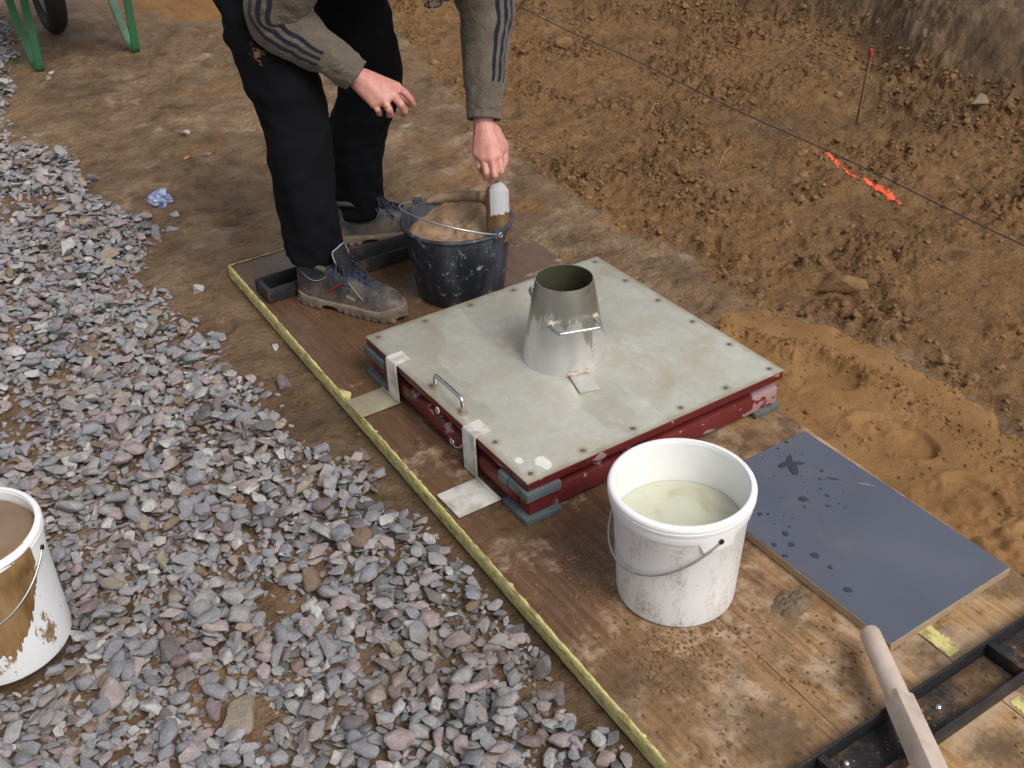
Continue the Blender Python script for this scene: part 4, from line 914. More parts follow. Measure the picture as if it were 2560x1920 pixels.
def drop(p, a, b, rot, name='water_drop', label=None, group=None):
    bm = bmesh.new(); bmesh.ops.create_uvsphere(bm, u_segments=18, v_segments=10, radius=1)
    bmesh.ops.bisect_plane(bm, geom=bm.verts[:] + bm.edges[:] + bm.faces[:], plane_co=(0, 0, 0), plane_no=(0, 0, -1), clear_outer=True)
    c, s = math.cos(rot), math.sin(rot)
    for v in bm.verts:
        k = 1 + .25 * mnoise.noise(Vector((v.co.x * 1.5, v.co.y * 1.5, p[0] * 90))); x, y = v.co.x * a * k, v.co.y * b * k; v.co = Vector((p[0] + x * c - y * s, p[1] + x * s + y * c, .0203 + v.co.z * min(a, b) * .22))
    return tag(fin(bm, name, 'water_drop', None, (p[0], p[1], .0203), 80), label or 'small dark drop of water beaded on the grey panel', 'water drop', group or 'water drops on the grey panel')
def drop_label(x, y, r):
    sz = 'tiny' if r < .0031 else 'small' if r < .006 else 'round'
    pl = 'near the star-shaped puddle' if math.hypot(x - .2, y + .53) < .085 else 'close to the long raw edge' if x < .07 else 'near the scratch' if math.hypot(x - .28, y + .67) < .07 else 'in the open middle of the film'
    return '%s drop of water on the grey panel %s' % (sz, pl)
dr = [(.139, -.628, 11), (.034, -.613, 7), (.033, -.683, 7.5), (.021, -.713, 8.5), (-.007, -.694, 7), (-.013, -.728, 6.5), (.034, -.761, 9), (.033, -.801, 5.5), (.015, -.862, 7.5), (.186, -.649, 6), (.163, -.672, 5), (.237, -.585, 5), (.25, -.47, 5), (.219, -.475, 4), (.214, -.602, 4), (.123, -.647, 3.5), (.185, -.697, 3), (.047, -.621, 4), (.055, -.673, 4), (.191, -.626, 4), (.186, -.68, 3)]
for i, (x, y, r) in enumerate(dr): drop((x, y), r * .001 * random.uniform(.9, 1.25), r * .001 * random.uniform(.65, .9), random.uniform(1, 2.4), label=drop_label(x, y, r * .001))
drop((.237, -.617), .017, .0028, -.95, label='thin streak of water on the grey panel', group='water streaks')
for k in range(26):
    x, y = random.uniform(.02, .25), random.uniform(-.70, -.48); drop((x, y), random.uniform(.0012, .0028), random.uniform(.001, .002), random.uniform(0, 3), label=drop_label(x, y, .002))
def puddle():
    bm = bmesh.new(); cx, cy = .200, -.531; n = 72; R = [(math.atan2(y - cy, x - cx), math.hypot(x - cx, y - cy)) for x, y in ((.231, -.500), (.212, -.527), (.236, -.549), (.207, -.545), (.192, -.570), (.176, -.568), (.186, -.538), (.164, -.524), (.172, -.513), (.200, -.518))]
    R.sort(); A = [a for a, _ in R]; D = [d for _, d in R]; A = [A[-1] - 2 * math.pi] + A + [A[0] + 2 * math.pi]; D = [D[-1]] + D + [D[0]]
    prof = [(1, 0.), (.96, .0010), (.88, .0015), (.5, .0017)]; rows = []
    for q, z in prof:
        rr = lambda a: .0125 + .026 * max(0, (interp(a, A, D) - .0125) / .031) ** 1.7
        rows.append([bm.verts.new((cx + q * rr(a) * math.cos(a), cy + q * rr(a) * math.sin(a), .0203 + z)) for a in np.linspace(-math.pi, math.pi, n + 1)[:-1]])
    for P, Q in zip(rows, rows[1:]):
        for k in range(n): bm.faces.new((P[k], P[(k + 1) % n], Q[(k + 1) % n], Q[k]))
    bm.faces.new(rows[-1]); bmesh.ops.smooth_vert(bm, verts=bm.verts[:], factor=.5, use_axis_x=True, use_axis_y=True)
    tag(fin(bm, 'puddle', 'water_drop', None, (cx, cy, .0203), 80), 'star-shaped little puddle of water on the grey panel', 'puddle')
puddle()
tamp = thing('tamper', (-.07, -.97, .0), 'pale wooden tamping bar with a round handle lying across the black channel', 'tamper')
def tamper():
    A = Vector((-.0605, -.972, .0535)); D = (Vector((-.178, -1.170, .060)) - A).normalized(); sd_ = D.cross(Vector((0, 0, 1))).normalized(); up = sd_.cross(D)
    bm = bmesh.new(); rot = Matrix((sd_, up, D)).transposed().to_4x4(); rot.translation = A
    b2 = bmesh.new(); lathe(b2, [(0, -.002), (.010, -.0015), (.0155, .002), (.0178, .008), (.0182, .05), (.0186, .10), (.0190, .160), (0, .160)], (0, 0, 0), 28); me = bpy.data.meshes.new('t'); b2.to_mesh(me); b2.free(); me.transform(rot); bm.from_mesh(me)
    fin(bm, 'handle', 'beech', tamp, smooth=50)
    bm = bmesh.new(); vs = box(bm, (-.020, -.020, .150), (.020, .020, .55), .003)
    for v in bm.verts:
        if v.co.z < .156: v.co.x *= .90; v.co.y *= .90
    bm.transform(rot @ Matrix.Rotation(math.radians(28), 4, 'Z')); fin(bm, 'bar', 'beech', tamp, smooth=40)
tamper()

# ------------------------------------------------------------------ cord, paint, stake, litter
bm = bmesh.new(); a, b = Vector((1.412, -.203, .050)), Vector((1.643, 2.38, .050)); d = b - a
tube(bm, [a - d * .8 + d * 3.0 * t + Vector((0, 0, .004 * math.sin(t * 40))) for t in np.linspace(0, 1, 120)], .0023, 6)
tag(fin(bm, 'marking_cord', 'line_cord', None, (1.5, 1, .05), 80), 'dark thin cord stretched straight across the dug soil', 'cord')
def paint():
    xs = np.arange(1.50, 1.70, .003); ys = np.arange(.24, .80, .003); X, Y = np.meshgrid(xs, ys, indexing='ij'); Z = height(X, Y) + .0035
    cxl = 1.560 + (Y - .312) * .14; dd = np.abs(X - cxl + fbm(X, Y, 12, 2, .5, 92) * .008); wd = .0095 * sst(.28, .36, Y) * sst(.78, .70, Y) * (1 - .75 * np.exp(-((Y - .60) / .035) ** 2)) + .002 * np.exp(-((Y - .42) / .08) ** 2)
    V = np.stack([X, Y, Z], -1).reshape(-1, 3); nx, ny = X.shape; idx = np.arange(nx * ny).reshape(nx, ny); Q = np.stack([idx[:-1, :-1], idx[1:, :-1], idx[1:, 1:], idx[:-1, 1:]], -1).reshape(-1, 4)
    pr = sst(1.7, .35, dd / np.maximum(wd, 1e-4)); keep = rng.uniform(0, 1, len(Q)) < pr.ravel()[Q[:, 0]]; q = Q[keep]; u, inv = np.unique(q, return_inverse=True)
    tag(link('paint_mark', arrays_mesh('paint_mark', V[u], inv.reshape(-1, 4), None, ('spray_paint',), True)), 'bright orange spray paint line on the soil under the cord', 'paint mark')
paint()
st = thing('marker_stake', (1.946, .861, H(1.946, .861)), 'thin wooden stake with a red painted tip in the dug soil', 'stake')
bm = bmesh.new(); sb = Vector((1.946, .861, H(1.946, .861) - .03)); stp = Vector((1.958, .852, .205)); obox(bm, (sb + stp) / 2, Vector((1, 0, 0)), Vector((0, 1, 0)), (stp - sb).normalized(), .0045, .0045, (stp - sb).length / 2, .001); fin(bm, 'shaft', 'stake_wood', st, smooth=40)
bm = bmesh.new(); obox(bm, stp + Vector((0, 0, .016)), Vector((1, 0, 0)), Vector((0, 1, 0)), Vector((0, 0, 1)), .0065, .0065, .014, .002); fin(bm, 'red_tip', 'stake_red', st, smooth=40)
bm = bmesh.new(); bmesh.ops.create_icosphere(bm, subdivisions=3, radius=.034)
for v in bm.verts: v.co *= 1 + .55 * mnoise.cell(v.co * 45) * .5 + .25 * mnoise.noise(v.co * 60); v.co.z *= .72; v.co += Vector((-.411, 1.745, H(-.411, 1.745) + .020))
tag(fin(bm, 'crumpled_wrapper', 'blue_wrapper', None, (-.411, 1.745, H(-.411, 1.745)), recalc=True), 'crumpled blue and white wrapper on the mud beside the gravel', 'litter')
z_ = H(-.21, 2.06); bm = bmesh.new(); tube(bm, [(-.222, 2.055, z_ + .005), (-.198, 2.068, z_ + .005)], .0045, 10); tag(fin(bm, 'cigarette_stub', 'orange_stub', None, (-.21, 2.06, z_), 60), 'small orange cigarette stub lying on the mud path', 'litter')
for k, (p, q) in enumerate((((-.17, -.49, .004), (-.02, -.47, .010)), ((1.42, 1.42, -.02), (1.50, 1.47, .03)), ((1.30, .9, -.03), (1.38, .93, -.01)))):
    p, q = Vector(p), Vector(q); bm = bmesh.new()
    if k: p.z = H(p.x, p.y); q.z = H(q.x, q.y) + .02
    tube(bm, bez([p, p.lerp(q, .5) + Vector((.008, .012, .008)), q], 5), .0014, 5)
    tag(fin(bm, 'straw', 'dry_straw', None, p, 80), ('dry bent straw on the board between table and white bucket', 'dry straw sticking out of the dug soil behind the cord', 'short dry straw lying on dug soil before the cord')[k], 'straw')

# ------------------------------------------------------------------ wheelbarrow
def wheelbarrow():
    g = H(-.15, 3.6); wbr = thing('wheelbarrow', (-.15, 3.6, g), 'wheelbarrow with green steel legs standing on the mud path', 'wheelbarrow')
    for lx, ly in ((-.368, 3.535), (.056, 3.48)):
        g1 = H(lx, ly) - .004; bm = bmesh.new()
        path = bez([(lx + .01, ly - .030, g1 + .42), (lx + .005, ly - .022, g1 + .20), (lx, ly - .020, g1 + .06), (lx, ly - .010, g1 + .018), (lx, ly + .018, g1 + .006), (lx - .002, ly + .050, g1 + .018), (lx - .005, ly + .085, g1 + .06), (lx - .012, ly + .17, g1 + .20), (lx - .01, ly + .28, g1 + .42)], 6)
        A = []; 
        for i, p in enumerate(path):
            t = (path[min(i + 1, len(path) - 1)] - path[max(i - 1, 0)]).normalized(); nn = Vector((1, 0, 0)).cross(t).normalized()
            A.append([bm.verts.new(p + Vector((sx * .017, 0, 0)) + nn * sn * .006) for sx, sn in ((-1, -1), (1, -1), (1, 1), (-1, 1))])
        for P, Q in zip(A, A[1:]):
            for k in range(4): bm.faces.new((P[k], P[(k + 1) % 4], Q[(k + 1) % 4], Q[k]))
        bm.faces.new(A[0]); bm.faces.new(A[-1][::-1]); fin(bm, 'leg', 'green_paint', wbr, smooth=40)
    for s in (-1, 1):
        bm = bmesh.new(); tube(bm, bez([(-.155 + s * .27, 2.75, g + .62), (-.155 + s * .26, 3.0, g + .60), (-.155 + s * .215, 3.5, g + .42), (-.155 + s * .12, 3.85, g + .30), (-.155 + s * .075, 4.05, g + .20)], 6), .016, 10); fin(bm, 'frame_tube', 'green_paint', wbr, smooth=60)
        bm = bmesh.new(); tube(bm, [(-.155 + s * .271, 2.72, g + .6235), (-.155 + s * .268, 2.86, g + .613)], .020, 10); fin(bm, 'grip', 'rubber', wbr, smooth=60)
    wc = Vector((-.157, 4.05, H(-.157, 4.05) + .188)); bm = bmesh.new()
    n = 40; rows = []
    for i in range(n):
        a = 2 * math.pi * i / n; rows.append([bm.verts.new(wc + Vector((w_, rr * math.cos(a), rr * math.sin(a)))) for w_, rr in ((-.028, .105), (-.046, .130), (-.044, .165), (-.024, .187), (0, .1915), (.024, .187), (.044, .165), (.046, .130), (.028, .105))])
    for i in range(n):
        for k in range(8): bm.faces.new((rows[i][k], rows[i][k + 1], rows[(i + 1) % n][k + 1], rows[(i + 1) % n][k]))
    wl = fin(bm, 'wheel', 'rubber', wbr, smooth=60)
    bm = bmesh.new()
    for s in (-1, 1):
        v0 = bm.verts.new(wc + Vector((s * .045, 0, 0))); rg = [bm.verts.new(wc + Vector((s * .024, .107 * math.cos(a), .107 * math.sin(a)))) for a in np.linspace(0, 2 * math.pi, 25)[:-1]]
        for k in range(24): bm.faces.new((v0, rg[k], rg[(k + 1) % 24]))
    tube(bm, [wc - Vector((.09, 0, 0)), wc + Vector((.09, 0, 0))], .009, 8); fin(bm, 'rim', 'wire', wl, smooth=50)
    bm = bmesh.new(); lo = [(-.36, 3.28), (.05, 3.28), (.02, 3.86), (-.33, 3.86)]; hi = [(-.48, 3.08), (.17, 3.08), (.13, 4.15), (-.44, 4.15)]
    L = [bm.verts.new((x, y, g + .44)) for x, y in lo]; U = [bm.verts.new((x, y, g + .70)) for x, y in hi]
    bm.faces.new(L)
    for k in range(4): bm.faces.new((L[k], L[(k + 1) % 4], U[(k + 1) % 4], U[k]))
    bmesh.ops.solidify(bm, geom=bm.faces[:], thickness=.004); bmesh.ops.bevel(bm, geom=[e for e in bm.edges], offset=.0012, segments=1, affect='EDGES'); fin(bm, 'tray', 'tray_steel', wbr, smooth=30)
wheelbarrow()

# ------------------------------------------------------------------ person
per = thing('person', (-.13, .95, 0), 'person in black trousers and grey-brown striped pullover bending over the mortar bucket', 'person')
_ICO = None
def capsule(bm, p, q, r1, r2):
    global _ICO
    if _ICO is None:
        t = bmesh.new(); bmesh.ops.create_icosphere(t, subdivisions=2, radius=1); _ICO = [v.co.copy() for v in t.verts]; t.free()
    p, q = Vector(p), Vector(q); t = bmesh.new()
    for c, r in ((p, r1), (q, r2)):
        for v in _ICO: t.verts.new(c + v * r)
    bmesh.ops.convex_hull(t, input=t.verts[:])
    bmesh.ops.delete(t, geom=[v for v in t.verts if not v.link_faces], context='VERTS')
    bmesh.ops.recalc_face_normals(t, faces=t.faces[:])
    me = bpy.data.meshes.new('c'); t.to_mesh(me); t.free(); bm.from_mesh(me); bpy.data.meshes.remove(me)
def chain(bm, pts, rs):
    for i in range(len(pts) - 1): capsule(bm, pts[i], pts[i + 1], rs[i], rs[i + 1])
def remesh(bm, vox, it, fac=.5):
    me = bpy.data.meshes.new('tmp'); bm.to_mesh(me); bm.free(); o = bpy.data.objects.new('tmp', me); COL.objects.link(o)
    md = o.modifiers.new('r', 'REMESH'); md.mode = 'VOXEL'; md.voxel_size = vox; md.use_smooth_shade = True
    sm = o.modifiers.new('s', 'SMOOTH'); sm.factor = fac; sm.iterations = it
    bpy.context.view_layer.update(); dg = bpy.context.evaluated_depsgraph_get(); out = bpy.data.meshes.new_from_object(o.evaluated_get(dg)); bpy.data.objects.remove(o); bpy.data.meshes.remove(me); return out
_iR = Matrix(_R).transposed()
def CP(u, v, d):
    return CAM + _iR @ (Vector(((u - 1280) / 2800.09, (v - 960) / 2800.09, 1)) * d)
V3 = Vector
R_SH, R_EL, R_WR = V3((-.19, .665, .985)), V3((-.290, .775, .776)), CP(894, 193, 2.75)
L_SH, L_EL, L_WR = V3((.20, .84, .975)), V3((.260, .715, .715)), CP(1209, 303, 2.93)
R_AN, R_KN, R_HP = V3((-.272, .765, .10)), V3((-.275, .795, .50)), V3((-.262, .985, .93))
L_AN, L_KN, L_HP = V3((-.008, 1.055, .10)), V3((.045, 1.00, .50)), V3((.000, 1.055, .93))
PEL, MID, CHE, NCK = V3((-.18, 1.06, .96)), V3((-.08, .93, 1.06)), V3((.02, .76, 1.02)), V3((.055, .69, .985)); HED = V3((.085, .605, .915))
def hulln(bm, sph):
    capsule(bm, sph[0][0], sph[0][0], .001, .001); t = bmesh.new()
    for c, r in sph:
        for v in _ICO: t.verts.new(Vector(c) + v * r)
    bmesh.ops.convex_hull(t, input=t.verts[:]); bmesh.ops.delete(t, geom=[v for v in t.verts if not v.link_faces], context='VERTS'); bmesh.ops.recalc_face_normals(t, faces=t.faces[:])
    me = bpy.data.meshes.new('c'); t.to_mesh(me); t.free(); bm.from_mesh(me); bpy.data.meshes.remove(me)
def hand(bm, wr, el, mcp, fing, thumb, rp):
    """palm from wrist to knuckles, four fingers of three bones, thumb from the side of the palm"""
    capsule(bm, el.lerp(wr, .45), wr, .036, .0275)
    base = [wr.lerp(wr + (mcp[1] + mcp[2]) / 2 - wr, .10) + (q - (mcp[1] + mcp[2]) / 2) * .45 for q in mcp]
    hulln(bm, [(wr, .0255)] + [(b, rp * 1.12) for b in base] + [(q, rp * .92) for q in mcp]); hulln(bm, [(wr, .020), (thumb[0], .018), (thumb[1], .0145), (mcp[0], rp * .8)])
    for q1, q2 in zip(mcp, mcp[1:]): capsule(bm, q1, q2, rp * .95, rp * .95)
    for i, f in enumerate(fing):
        k = (.0094, .0097, .0092, .0080)[i]; chain(bm, [mcp[i]] + f, [k * 1.12, k * 1.03, k * .92, k * .80])
    chain(bm, thumb, [.017, .0150, .0112, .0095])
hb_ = bmesh.new()
hand(hb_, R_WR, R_EL, [CP(992, 217, 2.765), CP(982, 236, 2.742), CP(961, 251, 2.737), CP(936, 259, 2.745)],
     [[CP(1012, 232, 2.755), CP(1025, 247, 2.768), CP(1033, 259, 2.782)], [CP(1003, 262, 2.735), CP(1011, 278, 2.755), CP(1008, 286, 2.780)],
      [CP(973, 274, 2.735), CP(978, 286, 2.755), CP(972, 288, 2.778)], [CP(944, 274, 2.745), CP(950, 284, 2.765), CP(946, 284, 2.785)]],
     [CP(922, 205, 2.79), CP(962, 216, 2.815), CP(998, 238, 2.815), CP(1028, 262, 2.80)], .0135)
hand(hb_, L_WR, L_EL, [CP(1246, 388, 2.915), CP(1229, 397, 2.905), CP(1209, 396, 2.912), CP(1192, 384, 2.925)],
     [[CP(1253, 428, 2.915), CP(1243, 444, 2.935), CP(1232, 440, 2.955)], [CP(1237, 438, 2.905), CP(1229, 452, 2.928), CP(1221, 446, 2.950)],
      [CP(1216, 432, 2.912), CP(1214, 446, 2.932), CP(1212, 440, 2.952)], [CP(1198, 416, 2.925), CP(1203, 428, 2.945), CP(1207, 424, 2.962)]],
     [CP(1238, 330, 2.945), CP(1258, 365, 2.955), CP(1261, 405, 2.950), CP(1246, 438, 2.952)], .0140)
hands = remesh(hb_, .0020, 5)
bd = bmesh.new()
chain(bd, [PEL, MID, CHE, NCK], [.13, .13, .13, .06]); capsule(bd, NCK, HED, .055, .06); capsule(bd, CHE, L_SH, .09, .065); capsule(bd, CHE, R_SH, .09, .065)
chain(bd, [R_SH, R_EL, R_EL.lerp(R_WR, .6)], [.055, .045, .034]); chain(bd, [L_SH, L_EL, L_EL.lerp(L_WR, .6)], [.055, .045, .034])
for h, k, a in ((R_HP, R_KN, R_AN), (L_HP, L_KN, L_AN)): capsule(bd, PEL, h, .11, .09); chain(bd, [h, k, a, a - V3((0, 0, .04))], [.085, .058, .042, .04])
fd = V3((.5, -.85, -.10)).normalized(); dn = V3((0, 0, -1)); dn = (dn - fd * dn.dot(fd)).normalized(); sd2 = fd.cross(dn)      # crown forward, face down
hc = HED + fd * .045
capsule(bd, HED - fd * .02, HED + fd * .085, .078, .082); capsule(bd, HED - fd * .055 + dn * .055, HED + fd * .05 + dn * .025, .036, .066)     # skull, jaw
capsule(bd, HED + fd * .035 + dn * .095, HED - fd * .002 + dn * .112, .010, .015)                                                               # nose
for s in (-1, 1):
    capsule(bd, HED + sd2 * s * .078 + fd * .02, HED + sd2 * s * .082 - fd * .025, .013, .010); capsule(bd, HED + sd2 * s * .032 + fd * .042 + dn * .082, HED + sd2 * s * .036 + fd * .042 + dn * .080, .014, .014)
capsule(bd, HED - fd * .036 + dn * .090 - sd2 * .018, HED - fd * .036 + dn * .090 + sd2 * .018, .0085, .0085)                                   # lips
body = remesh(bd, .0085, 3)
jb = bmesh.new(); jb.from_mesh(body); jb.from_mesh(hands); jb.normal_update()
fin(jb, 'body', 'skin', per, smooth=180, recalc=False)
hr = bmesh.new(); capsule(hr, HED - fd * .01 - dn * .012, HED + fd * .085 - dn * .008, .084, .089); me = remesh(hr, .006, 2); bm = bmesh.new(); bm.from_mesh(me)
bmesh.ops.delete(bm, geom=[v for v in bm.verts if (v.co - HED).dot(dn) > .030 - .25 * ((v.co - HED).dot(fd) - .02)], context='VERTS')
for v in bm.verts: v.co += v.normal * .005 * mnoise.noise(v.co * 60)
fin(bm, 'hair', 'hair', per, smooth=180)
GL = CP(1100, 2, 2.665); bm = bmesh.new(); lens = bmesh.new()
for s in (-1, 1):
    c = GL + sd2 * s * .033; pts = [c + sd2 * .025 * math.cos(a) * (1 + .05 * math.sin(2 * a)) + fd * .017 * math.sin(a) for a in np.linspace(0, 2 * math.pi, 25)[:-1]]
    tube(bm, pts, .0022, 8, closed=True); lens.faces.new([lens.verts.new(p) for p in pts])
    tube(bm, bez([c + sd2 * s * .025 + fd * .006, c + sd2 * s * .034 + fd * .006 - dn * .01, c + sd2 * s * .042 - dn * .09, c + sd2 * s * .040 - dn * .12 - fd * .02], 5), .002, 6)
tube(bm, [GL - sd2 * .009, GL + fd * .004 + dn * .001, GL + sd2 * .009], .002, 6)
gl = fin(bm, 'glasses', 'black_frame', per, smooth=80); bmesh.ops.solidify(lens, geom=lens.faces[:], thickness=.0012); fin(lens, 'lens', 'lens_glass', gl)
rc, rd_ = CP(967, 262, 2.736), (CP(973, 274, 2.735) - CP(961, 251, 2.737)).normalized(); s1 = rd_.cross(V3((0, 0, 1))).normalized(); s2 = s1.cross(rd_)
bm = bmesh.new(); tube(bm, [CP(970, 269, 2.7355) + (s1 * math.cos(a) + s2 * math.sin(a)) * .0104 for a in np.linspace(0, 2 * math.pi, 25)[:-1]], .0016, 8, closed=True); fin(bm, 'ring', 'gold', per, smooth=80)

def loft(name, pts, rads, mat, parent, view, wr=.05, seg=56, n=12, stripe=None, ell=1., fold=26., hem=.006):
    """cloth tube with folds; rads are (t, r); UV u = angle from the view side, v = metres along"""
    P = bez(pts, n); L = [0.]
    for a, b in zip(P, P[1:]): L.append(L[-1] + (b - a).length)
    tt = [l / L[-1] for l in L]; bm = bmesh.new(); uvl = bm.loops.layers.uv.new('UVMap'); rings = []
    prev = None
    fr = []
    for i, p in enumerate(P):
        t = (P[min(i + 1, len(P) - 1)] - P[max(i - 1, 0)]).normalized(); s = t.cross(view).normalized(); q = s.cross(t).normalized()
        if q.dot(view) < 0: q = -q
        fr.append((t, s, q))
    sd_ = hash(name) % 7
    for i, p in enumerate(P):
        t, s, q = fr[i]; r0 = interp(tt[i], [a for a, _ in rads], [b for _, b in rads]); row = []
        for k in range(seg):
            a = 2 * math.pi * k / seg; ca, sa = math.cos(a), math.sin(a)
            d = mnoise.noise(V3((ca * 1.3 + L[i] * 6, sa * 1.3 - L[i] * 3, L[i] * fold + ca * 1.6))) + .5 * mnoise.noise(V3((ca * 2.5, sa * 2.5 + 4, L[i] * fold * 2.1)))
            rr = r0 * (1 + wr * d); row.append(bm.verts.new(p + (q * ca * ell + s * sa) * rr))
        rings.append(row)
    # turned-in hems at both ends
    def inner(row, p, t, k): return [bm.verts.new(p + (v.co - p) * k + t * .012) for v in row]
    rings = [inner(rings[0], P[0], fr[0][0], .90)] + rings + [inner(rings[-1], P[-1], -fr[-1][0], .90)]; L = [L[0]] + L + [L[-1]]
    for i in range(len(rings) - 1):
        for k in range(seg):
            k2 = (k + 1) % seg; f = bm.faces.new((rings[i][k], rings[i][k2], rings[i + 1][k2], rings[i + 1][k]))
            for lp, (kk, ii) in zip(f.loops, ((k, i), (k + 1, i), (k + 1, i + 1), (k, i + 1))): lp[uvl].uv = (((kk / seg + .5) % 1.0001) if not (k == seg // 2 - 1 and kk == k + 1) else 1., L[ii])
    me = bpy.data.meshes.new(name); bmesh.ops.recalc_face_normals(bm, faces=bm.faces); nv = [v.co.copy() for v in bm.verts]; vi = {v: i for i, v in enumerate(bm.verts)}
    ringid = np.zeros(len(bm.verts))
    for i, row in enumerate(rings):
        for v in row: ringid[vi[v]] = L[i]
    bm.to_mesh(me); bm.free(); me.polygons.foreach_set('use_smooth', [True] * len(me.polygons))
    if stripe:
        lo, v_end = stripe; at = me.attributes.new('stripe_lo', 'FLOAT', 'POINT'); at.data.foreach_set('value', np.full(len(ringid), lo, np.float32)); at = me.attributes.new('stripe_on', 'FLOAT', 'POINT'); at.data.foreach_set('value', (ringid < v_end).astype(np.float32))
    return link(name, me, mat, parent)
view = (CAM - V3((-.1, .75, .6))).normalized()
# trousers
tr = bmesh.new(); capsule(tr, PEL, R_HP, .150, .118); capsule(tr, PEL, L_HP, .150, .118); capsule(tr, PEL, PEL.lerp(MID, .35), .15, .145); capsule(tr, R_HP, L_HP, .118, .118)
capsule(tr, R_HP, R_HP.lerp(R_KN, .35), .118, .100); capsule(tr, L_HP, L_HP.lerp(L_KN, .35), .118, .100)
me = remesh(tr, .009, 4); bm = bmesh.new(); bm.from_mesh(me); tro = fin(bm, 'trousers', 'black_denim', per, smooth=180)
loft('trouser_leg', [R_AN + V3((-.010, .016, .032)), R_AN + V3((-.008, .012, .10)), R_AN + V3((-.010, .010, .22)), R_KN, R_KN.lerp(R_HP, .35) + V3((-.012, -.01, 0)), R_KN.lerp(R_HP, .75)], [(0, .071), (.05, .076), (.2, .078), (.4, .082), (.55, .085), (.75, .096), (1, .110)], 'black_denim', tro, view, .12, 72, 18, fold=15)
loft('trouser_leg', [L_AN + V3((0, 0, -.022)), L_AN + V3((.004, 0, .09)), L_AN + V3((.016, -.01, .22)), L_KN, L_KN.lerp(L_HP, .35), L_KN.lerp(L_HP, .75)], [(0, .070), (.06, .072), (.2, .077), (.4, .082), (.6, .088), (.75, .096), (1, .108)], 'black_denim', tro, view, .12, 72, 18, fold=15)
# pullover
tp = bmesh.new(); chain(tp, [PEL.lerp(MID, .25), MID, CHE], [.155, .150, .148]); capsule(tp, CHE, L_SH, .12, .090); capsule(tp, CHE, R_SH, .12, .090); capsule(tp, CHE, NCK, .11, .075)
capsule(tp, R_SH, R_SH.lerp(R_EL, .2), .088, .080); capsule(tp, L_SH, L_SH.lerp(L_EL, .2), .088, .080)
me = remesh(tp, .009, 5); bm = bmesh.new(); bm.from_mesh(me)
for v in bm.verts: v.co += v.normal * .006 * mnoise.noise(v.co * 14)
pul = fin(bm, 'pullover', 'grey_fleece', per, smooth=180)
rcf = R_WR + (R_EL - R_WR).normalized() * .006; lcf = L_WR + (L_EL - L_WR).normalized() * .004
loft('sleeve', [R_SH, R_SH.lerp(R_EL, .5) + V3((-.012, .0, .01)), R_EL + V3((0, 0, .002)), R_EL.lerp(rcf, .33) + V3((0, 0, -.012)), R_EL.lerp(rcf, .7), rcf], [(0, .084), (.35, .078), (.5, .074), (.62, .070), (.8, .054), (.93, .045), (.955, .0455), (.96, .043), (1, .0425)], 'grey_fleece', pul, view, .13, 72, 18, stripe=(.512, .405), fold=22)
loft('sleeve', [L_SH, L_SH.lerp(L_EL, .5) + V3((.004, .0, 0)), L_EL, L_EL.lerp(lcf, .35), L_EL.lerp(lcf, .7), lcf], [(0, .084), (.35, .078), (.48, .074), (.62, .066), (.8, .056), (.93, .0465), (.955, .0465), (.96, .044), (1, .0435)], 'grey_fleece', pul, view, .10, 72, 18, stripe=(.345, .50), fold=18)

